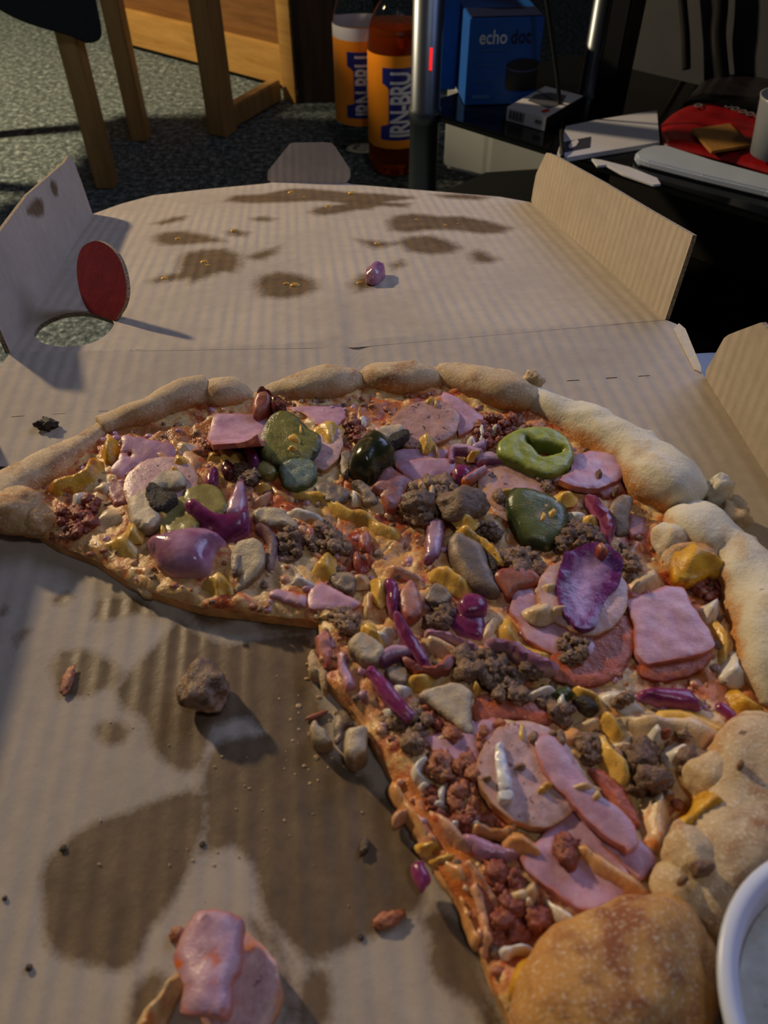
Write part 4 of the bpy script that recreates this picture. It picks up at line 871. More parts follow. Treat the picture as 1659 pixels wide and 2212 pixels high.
# --- right slices
strip('onion_strip', 'R4', [(500, 860), (560, 930), (615, 1010), (640, 1090), (620, 1170)], [40, 75, 90, 80, 50], M_onion, 0.0165, 0.005, 0.003, label='curved dark purple onion strip near the white crust')
slab('mushroom_slice', 'R4', [(640, 945), (700, 868), (760, 858), (795, 890), (772, 990), (762, 1100), (690, 1115), (648, 1015)], M_mushg, 0.0160, 0.004, 0.001, 0.001, tilt=(0, 0.3), amp=0.0007)
bits('R4', [(440, 1000, 65), (420, 1050, 40)], M_mozz, 'mozzarella', 0.0140)
bits('R4', [(520, 1010, 50)], M_yel, 'yellow_cheese', 0.0165)
clump('ground_beef', 'R4', [(340, 1060), (400, 1040), (520, 1060), (600, 1120), (560, 1200), (400, 1190), (330, 1260), (300, 1220)], M_beefd, 0.0155, (0.0016, 0.0034))
clump('ground_beef', 'R4', [(650, 1190), (740, 1190), (830, 1270), (800, 1360), (700, 1370), (680, 1280)], M_beef, 0.0130, (0.0014, 0.0030))
slab('ham_strip', 'R4', [(770, 970), (880, 1010), (865, 1110), (780, 1140), (750, 1080)], M_hamdark, 0.0120, 0.003)
slab('melted_cheese', 'R4', [(730, 1410), (850, 1320), (940, 1300), (1012, 1430), (900, 1500), (790, 1510)], M_melt, 0.0120, 0.003, 0.0025, 0, amp=0.001)
slab('golden_cheese', 'R4', [(1070, 1180), (1180, 1090), (1260, 1170), (1350, 1210), (1440, 1280), (1430, 1350), (1300, 1330), (1180, 1380), (1080, 1340)], M_yeld, 0.0175, 0.008, 0.003, 0, amp=0.0013, tilt=(-0.05, 0), parent=SL[4][0])
clump('red_mince', 'R4', [(1100, 1400), (1200, 1350), (1330, 1400), (1370, 1500), (1280, 1530), (1180, 1480)], M_beefr, 0.0110, (0.0014, 0.0028))
slab('mozzarella', 'R4', [(1235, 1570), (1300, 1510), (1360, 1540), (1350, 1632), (1270, 1650)], M_mozz, 0.0145, 0.005, 0.003, 0)
slab('mozzarella', 'R6', [(1400, 780), (1440, 640), (1500, 620), (1540, 720), (1570, 800), (1500, 830)], M_mozz, 0.0140, 0.006, 0.003, 0)
slab('golden_cheese', 'R6', [(1340, 460), (1410, 480), (1470, 600), (1440, 700), (1390, 760), (1390, 620)], M_yel, 0.0130, 0.005, 0.002, 0, amp=0.0008)
slab('golden_cheese', 'R6', [(1430, 860), (1500, 830), (1600, 900), (1659, 960), (1650, 1040), (1580, 1000), (1480, 960)], M_yeld, 0.0125, 0.005, 0.002, 0, amp=0.001)
slab('ham_slice', 'R6', [(250, 420), (282, 303), (400, 298), (430, 390), (560, 520), (720, 558), (742, 630), (690, 690), (560, 695), (450, 640), (385, 600), (335, 575), (300, 480)], M_ham, 0.0135, 0.003, label='lilac ham slice under the sausage disc with the onion cup')
slab('pepperoni_slice', 'R6', [(955, 770), (990, 700), (1330, 640), (1335, 710), (1240, 772), (1080, 805)], M_pep, 0.0122, 0.002, label='pepperoni slice half hidden under the square ham')
slab('pepperoni_slice', 'R6', [(455, 745), (480, 650), (580, 540), (720, 470), (890, 445), (935, 530), (932, 630), (880, 745), (780, 818), (640, 835), (520, 805)], M_pep, 0.0130, 0.002, label='large orange-red pepperoni slice under the onion cup')
clump('ground_beef', 'R6', [(500, 620), (560, 560), (640, 580), (690, 630), (640, 700), (560, 700)], M_beef, 0.0158, (0.0012, 0.0026))
slab('sausage_slice', 'R6', [(405, 310), (435, 220), (520, 160), (640, 130), (790, 170), (880, 260), (897, 345), (880, 430), (820, 510), (720, 560), (620, 547), (500, 482), (425, 400)], M_saus, 0.0185, 0.0035, tilt=(0.0, 0.08), label='pale sausage disc under the purple onion cup')
bits('R6', [(430, 420, 60), (470, 300, 50), (520, 420, 45)], M_melt, 'melted_cheese', 0.0205)
slab('onion_petal', 'R6', [(545, 122), (600, 92), (700, 58), (765, 60), (850, 118), (872, 200), (842, 290), (765, 385), (725, 500), (640, 522), (568, 455), (518, 345), (518, 250)], M_onionpet, 0.0215, 0.0022, 0.0003, 0.0006, cup=8.0, tilt=(0.0, 0.16), amp=0.0004, ew=0.014, sp=0.0013, label='big cup-shaped purple onion petal lying on a sausage disc')
slab('red_pepper', 'R6', [(725, 80), (750, 60), (790, 90), (775, 120), (740, 112)], M_red, 0.0300, 0.003, 0.002, 0)
slab('ham_slice', 'R6', [(890, 372), (1000, 330), (1110, 288), (1200, 298), (1245, 400), (1320, 500), (1378, 612), (1300, 662), (1140, 690), (990, 717), (942, 650), (928, 500)], M_ham, 0.0170, 0.0032, 0.0004, tilt=(0.02, 0.03), amp=0.0005, label='square ham slice lying on pepperoni by the right crust')
clump('ground_beef', 'R6', [(0, 700), (60, 650), (200, 690), (400, 730), (390, 770), (250, 790), (140, 800), (60, 780)], M_beefd, 0.0150, (0.0016, 0.0034))
clump('ground_beef', 'R6', [(140, 820), (260, 810), (340, 870), (300, 920), (200, 900)], M_beef, 0.0130, (0.0014, 0.0028))
strip('onion_strip', 'R6', [(125, 605), (250, 620), (350, 680), (450, 720), (520, 745)], [40, 70, 80, 70, 30], M_onionpink, 0.0165, 0.004, 0.003, label='purple onion strip lying between beef and pepperoni')
slab('yellow_cheese', 'R6', [(180, 500), (240, 440), (300, 500), (330, 580), (480, 640), (460, 690), (400, 690), (300, 620), (200, 570)], M_yel, 0.0150, 0.004, 0.002, 0, amp=0.0009)
slab('sauced_cheese', 'R6', [(80, 580), (110, 470), (200, 440), (190, 560), (130, 610)], M_melt, 0.0125, 0.003, 0.002, 0)
slab('onion_wedge', 'R6', [(-30, 390), (20, 340), (90, 345), (130, 380), (125, 435), (60, 455), (0, 450)], M_onion, 0.0150, 0.005, 0.003, 0)
slab('onion_strip', 'R6', [(945, 885), (1020, 845), (1120, 848), (1220, 850), (1272, 900), (1300, 960), (1200, 965), (1050, 935), (960, 915)], M_onion, 0.0125, 0.005, 0.003, 0, label='broad purple onion strip below the square ham')
strip('onion_strip', 'R6', [(1380, 940), (1460, 1000), (1500, 1060)], [50, 60, 30], M_onion, 0.0110, 0.004, 0.002)
slab('gherkin_slice', 'R6', [(478, 885), (560, 830), (600, 880), (560, 915)], M_gherkd, 0.0130, 0.004, 0.002, 0)
slab('onion_peel', 'R6', [(608, 900), (680, 897), (745, 960), (695, 980), (640, 945)], M_char, 0.0145, 0.003, 0.002, 0)
strip('melted_cheese', 'R6', [(600, 830), (650, 870), (720, 900), (760, 960)], [50, 60, 60, 40], M_yel, 0.0150, 0.003, 0.002)
slab('mozzarella', 'R6', [(740, 890), (780, 845), (880, 848), (950, 900), (1005, 955), (900, 975), (800, 940)], M_mozz, 0.0150, 0.005, 0.002, 0)
clump('ground_beef', 'R6', [(820, 890), (870, 860), (915, 910), (880, 960), (830, 940)], M_beef, 0.0175, (0.0018, 0.0032))
bits('R6', [(430, 860, 50), (540, 915, 40)], M_mozz, 'mozzarella', 0.0140)
slab('pepperoni_slice', 'R6', [(60, 900), (140, 880), (260, 900), (400, 930), (490, 1030), (400, 1040), (280, 1010), (70, 1040)], M_pep, 0.0115, 0.002)
clump('ground_beef', 'R6', [(420, 900), (520, 900), (590, 1000), (540, 1030), (450, 960)], M_beef, 0.0135, (0.0014, 0.0030))
slab('melted_cheese', 'R6', [(740, 985), (800, 955), (900, 950), (1000, 935), (1100, 965), (1250, 955), (1400, 1040), (1520, 1110), (1440, 1190), (1330, 1230), (1250, 1260), (1180, 1180), (1050, 1160), (940, 1120), (860, 1070), (780, 1080)], M_melt, 0.0132, 0.006, 0.0055, 0.012, amp=0.0018, sc=110, label='thick pale melted cheese pooled on the nearest slice')
strip('melted_cheese', 'R6', [(745, 990), (790, 1010), (850, 1080), (880, 1090)], [60, 70, 60, 30], M_yel, 0.0150, 0.003, 0.003)
strip('melted_cheese', 'R6', [(750, 1090), (780, 1180), (860, 1280), (900, 1370)], [60, 90, 100, 70], M_yel, 0.0145, 0.004, 0.004)
strip('melted_cheese', 'R6', [(1060, 990), (1200, 1000), (1350, 1070), (1480, 1120)], [60, 90, 110, 60], M_yel, 0.0155, 0.003, 0.002)
slab('mozzarella', 'R6', [(1000, 1060), (1030, 1005), (1080, 1030), (1110, 1110), (1060, 1140), (1020, 1120)], M_mozz, 0.0170, 0.003, 0.002, 0)
slab('mozzarella', 'R6', [(1090, 1180), (1150, 1120), (1240, 1130), (1270, 1200), (1220, 1280), (1120, 1260)], M_mozz, 0.0150, 0.004, 0.003, 0)
bits('R6', [(1105, 1085, 26)], M_beefr, 'red_crumb', 0.0190)
clump('ground_beef', 'R6', [(1160, 1070), (1215, 1060), (1225, 1105), (1180, 1120)], M_beef, 0.0180, (0.0014, 0.0026))
clump('ground_beef', 'R6', [(880, 1240), (940, 1160), (1040, 1180), (1100, 1280), (1060, 1370), (940, 1380)], M_beefd, 0.0150, (0.0026, 0.0048), label='dark beef lump sunk in melted cheese on the nearest slice')
clump('ground_beef', 'R6', [(1165, 1230), (1240, 1190), (1320, 1220), (1290, 1280), (1190, 1280)], M_beefd, 0.0165, (0.0022, 0.0040))
clump('ground_beef', 'R6', [(640, 1110), (700, 1080), (745, 1120), (720, 1210), (650, 1240)], M_beef, 0.0140, (0.0016, 0.0034))
slab('melted_cheese', 'R8', [(840, 560), (900, 450), (1040, 430), (1060, 600), (1060, 780), (1000, 900), (940, 900), (850, 780)], M_melt, 0.0125, 0.005, 0.003, 0.008, amp=0.001, sc=120)
slab('golden_cheese', 'R8', [(1230, 470), (1320, 450), (1430, 540), (1420, 590), (1300, 640), (1180, 700), (1100, 790), (1060, 760), (1090, 660), (1180, 560)], M_yeld, 0.0205, 0.010, 0.003, 0, amp=0.0013, parent=SL[5][0])
bits('R8', [(1020, 495, 36), (700, 250, 50)], M_beef, 'beef_crumb', 0.0165)
bits('R8', [(1240, 955, 60)], M_beefd, 'beef_crumb', 0.0255, parent=SL[5][0])
bits('R8', [(1120, 1035, 30), (1485, 300, 24)], M_beefd, 'beef_crumb', 0.0245, parent=SL[5][0])
# --- middle and nearest slice
slab('onion_strip', 'R5', [(755, 380), (790, 325), (850, 360), (870, 430), (860, 540), (830, 590), (790, 540), (775, 450)], M_onion, 0.0155, 0.004, 0.003, 0)
strip('onion_strip', 'R5', [(845, 575), (905, 700), (980, 820), (1040, 900), (1075, 970)], [50, 85, 90, 85, 40], M_onion, 0.0185, 0.003, 0.0015, 0.0015, tilt=(0, 0.15), label='long purple onion strip in the middle above the beef')
strip('onion_strip', 'R5', [(655, 975), (740, 1080), (850, 1220), (950, 1320)], [60, 95, 110, 90], M_onion, 0.0175, 0.003, 0.0012, 0.0015, label='straight dark purple onion strip pointing down the cut edge')
slab('pink_meat', 'R5', [(870, 425), (960, 338), (1010, 420), (1032, 565), (950, 632), (880, 560)], M_pinkmeat, 0.0165, 0.006, 0.0015, 0.002)
bits('R5', [(590, 330, 55), (650, 500, 60)], M_melt, 'melted_cheese', 0.0135)
clump('ground_beef', 'R5', [(380, 600), (440, 550), (530, 550), (570, 640), (530, 720), (430, 720)], M_beef, 0.0120, (0.0018, 0.0036))
slab('mushroom_slice', 'R5', [(500, 795), (570, 725), (660, 735), (765, 830), (755, 890), (680, 945), (600, 920), (520, 855)], M_mush, 0.0165, 0.006, 0.002, 0.003, amp=0.0008)
strip('melted_cheese', 'R5', [(600, 660), (650, 700), (720, 740), (740, 800)], [80, 110, 80, 40], M_yel, 0.0165, 0.003, 0.002)
bits('R5', [(740, 740, 60), (800, 700, 40)], M_mozz, 'mozzarella', 0.0150)
strip('onion_strip', 'R5', [(740, 900), (830, 860), (960, 850)], [90, 100, 60], M_onionpale, 0.0155, 0.005, 0.002)
slab('ham_strip', 'R5', [(870, 870), (940, 900), (1030, 960), (1130, 950), (1230, 870), (1285, 890), (1240, 980), (1120, 1005), (1000, 990), (900, 930)], M_hamdark, 0.0165, 0.004, 0.0015, 0.002)
slab('sauced_cheese', 'R5', [(1030, 740), (1120, 720), (1260, 780), (1360, 860), (1290, 910), (1150, 850), (1060, 820)], M_melt, 0.0145, 0.004, 0.002, 0, amp=0.0009)
strip('onion_strip', 'R5', [(1060, 720), (1200, 740), (1330, 790), (1450, 840)], [50, 60, 55, 40], M_onionpink, 0.0150, 0.004, 0.002)
slab('mushroom_slice', 'R5', [(1055, 470), (1130, 365), (1210, 400), (1245, 470), (1160, 525)], M_mushg, 0.0150, 0.004, 0.002, 0)
clump('ground_beef', 'R5', [(1080, 560), (1200, 520), (1260, 590), (1180, 680), (1080, 700), (1040, 660)], M_beefd, 0.0125, (0.0018, 0.0034))
clump('ground_beef', 'R5', [(1270, 900), (1400, 860), (1520, 940), (1560, 1050), (1480, 1090), (1340, 1000)], M_beef, 0.0150, (0.0020, 0.0040))
slab('maroon_onion', 'R5', [(1260, 600), (1400, 560), (1480, 620), (1470, 760), (1350, 740), (1250, 680)], M_onion, 0.0120, 0.004, 0.002, 0)
slab('mushroom_slice', 'R5', [(770, 980), (900, 960), (940, 1030), (900, 1090), (800, 1060)], M_mushg, 0.0130, 0.004, 0.001, 0.001)
bits('R5', [(1000, 1040, 70), (1420, 1095, 45)], M_yel, 'yellow_cheese', 0.0150)
slab('mushroom_slice', 'R5', [(1010, 1160), (1130, 1105), (1290, 1078), (1392, 1150), (1388, 1300), (1408, 1425), (1350, 1435), (1210, 1330), (1090, 1230)], M_mush, 0.0150, 0.003, 0.001, 0.0012, tilt=(0, 0.05), label='beige triangular mushroom slice beside the purple strip')
clump('red_mince', 'R5', [(1060, 1250), (1200, 1320), (1300, 1420), (1200, 1450), (1080, 1430)], M_beefr, 0.0110, (0.0014, 0.0028))
clump('ground_beef', 'R5', [(960, 1260), (1040, 1220), (1085, 1290), (1070, 1450), (1000, 1560), (930, 1580), (920, 1440)], M_beef, 0.0140, (0.0018, 0.0038))
clump('ground_beef', 'R5', [(760, 1340), (860, 1310), (930, 1360), (900, 1430), (790, 1420)], M_beef, 0.0120, (0.0016, 0.0034))
bits('R5', [(830, 1290, 75), (890, 1130, 75)], M_mozz, 'mozzarella', 0.0125)
slab('sauced_cheese', 'R5', [(550, 1200), (580, 1080), (660, 1040), (760, 1170), (800, 1280), (740, 1320), (620, 1290)], M_pink, 0.0095, 0.005, 0.002, 0, amp=0.0012)
slab('ham_strip', 'R5', [(265, 760), (320, 700), (390, 730), (400, 860), (380, 960), (330, 970), (300, 880)], M_pinkmeat, 0.0095, 0.006, 0.002, 0.002, amp=0.001)
slab('torn_bread', 'R5', [(215, 900), (260, 840), (320, 930), (360, 1000), (350, 1120), (310, 1090), (290, 1030), (225, 1000)], M_crust, 0.0060, 0.0055, 0.002, 0, amp=0.0014)
slab('ham_strip', 'R5', [(425, 870), (470, 840), (525, 895), (490, 930), (550, 1060), (562, 1110), (490, 1135), (435, 1000)], M_ham, 0.0125, 0.004, 0.0015, 0.002, amp=0.0007)
slab('ham_slice', 'R7', [(495, 125), (650, 92), (820, 38), (960, -10), (970, 80), (880, 230), (850, 400), (880, 500), (800, 480), (690, 340), (590, 260), (535, 180)], M_ham, 0.0125, 0.003, label='lilac ham slice beside the biggest sausage disc')
clump('orange_mince', 'R7', [(555, 300), (620, 220), (690, 240), (680, 330), (620, 400), (560, 400)], M_spicy, 0.0140, (0.0018, 0.0032))
clump('orange_mince', 'R7', [(700, 340), (740, 250), (830, 300), (860, 370), (790, 400), (720, 400)], M_spicy, 0.0140, (0.0020, 0.0034))
clump('orange_mince', 'R7', [(660, 120), (700, 70), (750, 90), (730, 150)], M_spicy, 0.0145, (0.0014, 0.0026))
clump('orange_mince', 'R7', [(850, 130), (890, 100), (900, 180), (860, 190)], M_spicy, 0.0140, (0.0010, 0.0020))
bits('R7', [(785, 205, 18), (1000, 40, 40)], M_spicy, 'mince_crumb', 0.0140)
slab('mozzarella', 'R7', [(412, 310), (470, 250), (530, 235), (555, 300), (500, 350), (560, 400), (500, 430), (420, 390)], M_mozz, 0.0140, 0.004, 0.002, 0)
bits('R7', [(620, 500, 50), (600, 560, 45), (510, 440, 35), (700, 690, 40), (830, 690, 40)], M_mozz, 'mozzarella', 0.0130)
clump('orange_mince', 'R7', [(650, 450), (780, 440), (850, 520), (800, 640), (700, 620), (660, 540)], M_spicy, 0.0125, (0.0016, 0.0032))
clump('red_mince', 'R7', [(480, 470), (560, 460), (600, 600), (660, 640), (800, 660), (780, 720), (640, 700), (540, 580)], M_beefr, 0.0115, (0.0014, 0.0028))
slab('pepperoni_slice', 'R8', [(510, 325), (600, 338), (680, 400), (745, 475), (815, 590), (840, 700), (780, 690), (640, 540), (560, 440)], M_pep, 0.0130, 0.002, label='dark pepperoni edge behind the long ham strip')
slab('ham_slice', 'R8', [(540, 620), (720, 760), (860, 800), (945, 900), (932, 965), (840, 1052), (740, 960), (620, 850), (480, 720)], M_ham, 0.0135, 0.003)
slab('ham_slice', 'R8', [(68, 900), (120, 840), (180, 790), (280, 690), (420, 578), (500, 640), (620, 840), (740, 960), (800, 1060), (740, 1135), (680, 1222), (580, 1258), (420, 1212), (240, 1082), (120, 985)], M_ham, 0.0155, 0.0035, 0.0005, label='large lilac ham slice at the bottom of the nearest slice')
slab('sausage_slice', 'R7', [(848, 300), (870, 230), (905, 155), (975, 70), (1080, 25), (1200, 25), (1330, 78), (1430, 180), (1505, 290), (1552, 400), (1532, 505), (1480, 592), (1400, 662), (1290, 716), (1150, 690), (1010, 620), (900, 505), (855, 400)], M_saus, 0.0190, 0.004, 0.0006, 0.0015, tilt=(0.0, 0.03), label='biggest pinkish sausage disc with a white onion sliver on it')
slab('onion_sliver', 'R7', [(968, 195), (1010, 158), (1034, 260), (1060, 370), (1072, 470), (1000, 480), (975, 380)], M_white, 0.0225, 0.003, 0.001, 0.001, label='white onion sliver on the biggest sausage disc')
slab('onion_sliver', 'R7', [(985, 480), (1075, 470), (1082, 535), (1040, 552), (990, 545)], M_white, 0.0225, 0.003, 0.001, 0.001)
slab('yellow_cheese', 'R7', [(1080, 120), (1110, 20), (1170, 20), (1200, 120), (1190, 200), (1140, 190)], M_yel, 0.0205, 0.002, 0.0012, 0, amp=0.0005)
bits('R7', [(1310, 440, 40), (1270, 470, 25)], M_yel, 'yellow_cheese', 0.0210)
bits('R7', [(1125, 320, 30), (1215, 130, 38), (1390, 130, 50), (1340, 110, 30), (910, 395, 26)], M_beef, 'beef_crumb', 0.0212)
slab('ham_strip', 'R8', [(165, 150), (220, 100), (300, 130), (370, 230), (440, 330), (560, 465), (640, 540), (760, 640), (822, 740), (832, 812), (760, 872), (735, 830), (690, 800), (560, 712), (460, 612), (380, 522), (260, 400), (195, 290)], M_ham, 0.0225, 0.0028, 0.0006, 0.001, amp=0.0005, label='long ham strip leaning over the edge of the biggest sausage disc')
bits('R8', [(480, 440, 60), (560, 500, 40)], M_melt, 'melted_cheese', 0.0240)
strip('sauced_cheese', 'R8', [(430, 820), (520, 880), (640, 960), (780, 1050), (890, 1140)], [90, 95, 95, 90, 70], M_string, 0.0190, 0.003, 0.002, label='tan strip of cheese lying across the lilac ham')
clump('ground_beef', 'R7', [(1380, 800), (1440, 770), (1500, 820), (1490, 910), (1420, 930)], M_beefr, 0.0195, (0.0018, 0.0032))
strip('onion_strip', 'R7', [(760, 780), (880, 850), (1000, 890), (1110, 900)], [60, 130, 110, 60], M_onionpink, 0.0125, 0.004, 0.003)
strip('cheese_string', 'R7', [(820, 700), (950, 740), (1050, 740), (1100, 660), (1180, 590)], [70, 60, 60, 40, 20], M_string, 0.0150, 0.003, 0.002)
strip('cheese_string', 'R7', [(1030, 790), (1130, 800), (1210, 850), (1280, 910)], [60, 110, 90, 50], M_string, 0.0175, 0.003, 0.002)
clump('red_mince', 'R7', [(870, 980), (1000, 960), (1110, 1010), (1180, 1080), (1120, 1180), (1000, 1190), (900, 1100)], M_beefr, 0.0115, (0.0016, 0.0032))
clump('red_mince', 'R7', [(960, 1200), (1100, 1180), (1290, 1250), (1240, 1370), (1060, 1430), (960, 1360)], M_beefr, 0.0110, (0.0018, 0.0036), label='red sauced mince near the front cut edge')
bits('R7', [(1140, 1160, 70), (1210, 1120, 55), (1180, 1200, 40)], M_melt, 'melted_cheese', 0.0145)
slab('mozzarella', 'R7', [(1290, 1130), (1340, 1180), (1420, 1230), (1500, 1300), (1520, 1360), (1450, 1390), (1360, 1310), (1310, 1230)], M_mozz, 0.0145, 0.005, 0.003, 0)
slab('mozzarella', 'R7', [(965, 1510), (1020, 1460), (1150, 1450), (1240, 1500), (1200, 1540), (1100, 1560), (1030, 1600)], M_mozz, 0.0110, 0.005, 0.003, 0)
bits('R8', [(700, 1260, 60), (620, 1310, 50)], M_mozz, 'mozzarella', 0.0130)
slab('golden_cheese', 'R7', [(1070, 1700), (1130, 1570), (1230, 1530), (1340, 1570), (1350, 1700), (1260, 1820), (1180, 1800), (1090, 1790)], M_yeld, 0.0185, 0.012, 0.006, 0, amp=0.0016, parent=SL[5][0], label='bubbled golden cheese at the front end of the crust')
slab('golden_cheese', 'R7', [(1390, 1480), (1500, 1450), (1640, 1400), (1659, 1450), (1560, 1540), (1440, 1560)], M_yeld, 0.0190, 0.010, 0.003, 0, amp=0.001, parent=SL[5][0])
# stretched cheese along the front cut
strip('cheese_string', 'R7', [(110, -30), (250, 160), (350, 330), (430, 450), (500, 560)], [30, 26, 30, 36, 60], M_string, 0.0090, 0.003, 0.002, label='long stretched cheese string hanging along the front cut')
strip('cheese_string', 'R7', [(480, 540), (580, 660), (700, 770), (790, 860), (840, 940)], [50, 90, 120, 100, 50], M_pink, 0.0105, 0.005, 0.004)
slab('sauced_cheese', 'R7', [(290, 620), (340, 570), (440, 580), (540, 680), (620, 790), (600, 860), (500, 830), (440, 720), (400, 640), (340, 680), (295, 690)], M_pink, 0.0085, 0.006, 0.003, 0, amp=0.0012)
slab('sauced_cheese', 'R7', [(480, 850), (600, 850), (740, 900), (820, 980), (840, 1120), (740, 1180), (640, 1080), (560, 960)], M_string, 0.0080, 0.005, 0.003, 0, amp=0.0015)
strip('cheese_string', 'R7', [(780, 930), (860, 1040), (930, 1130), (1000, 1220), (1050, 1250)], [60, 60, 36, 22, 8], M_pink, 0.0130, 0.003, 0.002)
strip('cheese_string', 'R7', [(820, 1080), (870, 1190), (900, 1320), (920, 1440), (915, 1550)], [80, 70, 60, 70, 30], M_pink, 0.0115, 0.003, 0.003)
strip('cheese_string', 'R7', [(730, 1160), (770, 1260), (800, 1370), (860, 1470)], [50, 50, 50, 60], M_string, 0.0070, 0.005, 0.003)
strip('cheese_string', 'R7', [(300, 420), (380, 560), (470, 700), (560, 850)], [60, 70, 70, 60], M_string, 0.0078, 0.005, 0.003, amp=0.001)
bits('R7', [(540, 830, 60), (640, 920, 60), (720, 1010, 55)], M_yel, 'yellow_cheese', 0.0090)
# irregular melted patches that tie the toppings together
rs_ = random.Random(12)
for i, n in enumerate((9, 6, 7, 8, 8, 12)):
    root, poly = SL[i]; lo, hi = poly.min(0), poly.max(0); k = 0
    CD = np.array([q[:2] for _, pt in CEN for q in pt])
    while k < n:
        q = np.array([rs_.uniform(lo[0], hi[0]), rs_.uniform(lo[1], hi[1])])
        if not inside(q[None], poly)[0] or np.hypot(*(CD-q).T).min() < 0.024 or dist(q[None], poly)[0] < 0.010: continue
        k += 1; r = rs_.uniform(0.006, 0.012); dep = np.array([q[0], q[1]-0, 0.0095])-CAM
        ax, ay = dep@RT, dep@UPV; fz = dep@FW; cx_, cy_ = CX+FPX*ax/fz, CY-FPX*ay/fz; rp = r*FPX/fz
        pts = [(cx_+rp*rs_.uniform(0.55, 1.25)*math.cos(a), cy_+0.7*rp*rs_.uniform(0.55, 1.25)*math.sin(a)) for a in np.linspace(0, 2*math.pi, 10)[:-1]]
        slab('melted_cheese', 'F', pts, (M_melt, M_pink, M_melt, M_string)[k % 4], 0.0118, 0.004, 0.0014, 0, amp=0.0012)
# a few loose crumbs of topping over everything, too small to count
def crumbs(i, n, mat, r, name):
    root, poly = SL[i]; lo, hi = poly.min(0), poly.max(0); bm = bmesh.new(); k = 0
    rs = random.Random(i*17+len(name)*5+n)
    CD = np.array([q[:2] for _, pt in CEN for q in pt]); CRR = np.array([q[3] for _, pt in CEN for q in pt])
    while k < n:
        q = np.array([rs.uniform(lo[0], hi[0]), rs.uniform(lo[1], hi[1])])
        if not inside(q[None], poly)[0]: continue
        if ((np.hypot(*(CD-q).T)-CRR) < 0.002).any(): k += 0.2; continue
        k += 1; rad = rs.uniform(*r); s = rs.uniform(0, 50)
        m = bmesh.ops.create_icosphere(bm, subdivisions=1, radius=1.0); z = dough_z(*q)-rad*0.1
        sx, sy = rs.uniform(0.7, 1.7), rs.uniform(0.7, 1.4); ca, sa = math.cos(s), math.sin(s)
        for v in m['verts']:
            c = v.co.copy(); f = (1+0.5*noise.noise(c*1.6+Vector((s, s, s))))*rad; x, y = c.x*sx*f, c.y*sy*f
            v.co = Vector((q[0]+x*ca-y*sa, q[1]+x*sa+y*ca, z+c.z*f*0.8))
    me = D.meshes.new(name); bm.to_mesh(me); bm.free(); me.polygons.foreach_set('use_smooth', [True]*len(me.polygons))
    me.attributes.new('e', 'FLOAT', 'POINT').data.foreach_set('value', [1.0]*len(me.vertices))
    o = link(name, me, root, mat); o['kind'] = 'stuff'
for i in range(6):
    m = (1.5, 0.8, 0.9, 1.1, 1.2, 1.7)[i]
    crumbs(i, int(50*m), M_beef, (0.0008, 0.0020), 'beef_crumbs'); crumbs(i, int(55*m), M_spicy, (0.0007, 0.0018), 'mince_crumbs')
    crumbs(i, int(16*m), M_melt, (0.0007, 0.0013), 'cheese_crumbs'); crumbs(i, int(20*m), M_pink, (0.0009, 0.0020), 'melted_cheese_crumbs')
    crumbs(i, int(30*m), M_ham, (0.0008, 0.0020), 'ham_crumbs')

# ---------------------------------------------------------------- loose food in the box
t_ = thing('dip_pot', 'white plastic dip pot of creamy sauce in the bottom right corner of the box', 'sauce pot', P((1790, 2090), 0.001))
def lathe(name, c, prof, mat, parent, n=72, cap=True):
    V = []; Fc = []
    for (r, z) in prof:
        for k in range(n):
            a = 2*math.pi*k/n; V.append((c[0]+r*math.cos(a), c[1]+r*math.sin(a), z))
    for i in range(len(prof)-1):
        for k in range(n):
            a = i*n+k; b = i*n+(k+1) % n; Fc.append((a, b, b+n, a+n))
    if cap: Fc.append(tuple(range(n-1, -1, -1))); Fc.append(tuple((len(prof)-1)*n+k for k in range(n)))
    me = mesh(name, V, Fc); return link(name, me, parent, mat)
RZ = 0.034
rim = np.array([P(q, RZ)[:2] for q in [(1659, 1838), (1610, 1900), (1572, 1985), (1552, 2070), (1553, 2140), (1575, 2212)]])
A_ = np.c_[2*rim, np.ones(len(rim))]; s_ = np.linalg.lstsq(A_, (rim**2).sum(1), rcond=None)[0]; pc_ = s_[:2]; pr_ = math.sqrt(s_[2]+pc_@pc_)
print('dip', pc_, pr_)
pr_ = min(max(pr_, 0.030), 0.040); pc_ = rim[3]+un(pc_-rim[3])*pr_
t_.location = (pc_[0], pc_[1], 0)
potm = plain('bluelit_plastic', (204, 212, 236), 0.3, 30, 0.02, 0, Subsurface_Weight=0.1)  # blue glow on the white pot put into its colour
R_ = pr_
lathe('tub', pc_, [(R_*0.70, 0.0006), (R_*0.73, 0.0006), (R_*0.88, RZ-0.004), (R_*0.97, RZ-0.0035), (R_*1.0, RZ-0.0015), (R_*0.985, RZ), (R_*0.90, RZ-0.0003), (R_*0.86, RZ-0.003), (R_*0.80, RZ-0.012), (R_*0.79, RZ-0.0135)], potm, t_, 72, True)
dm_ = food('garlic_dip', (196, 194, 178), (212, 210, 196), 90, 0.3, 0.15, specks=((96, 104, 84), 260, 0.68))
V_ = [(pc_[0]+R_*0.815*math.sqrt(i/14)*math.cos(2*math.pi*k/48), pc_[1]+R_*0.815*math.sqrt(i/14)*math.sin(2*math.pi*k/48), 0) for i in range(1, 15) for k in range(48)]
V_ = [(x, y, RZ-0.0085+0.0012*noise.noise(Vector((x*70, y*70, 0)))) for x, y, z in V_]
F_ = [(i*48+k, i*48+(k+1) % 48, (i+1)*48+(k+1) % 48, (i+1)*48+k) for i in range(13) for k in range(48)]+[tuple(range(47, -1, -1))]
o = link('dip', mesh('dip', V_, F_), t_, dm_); o.data.attributes.new('e', 'FLOAT', 'POINT')

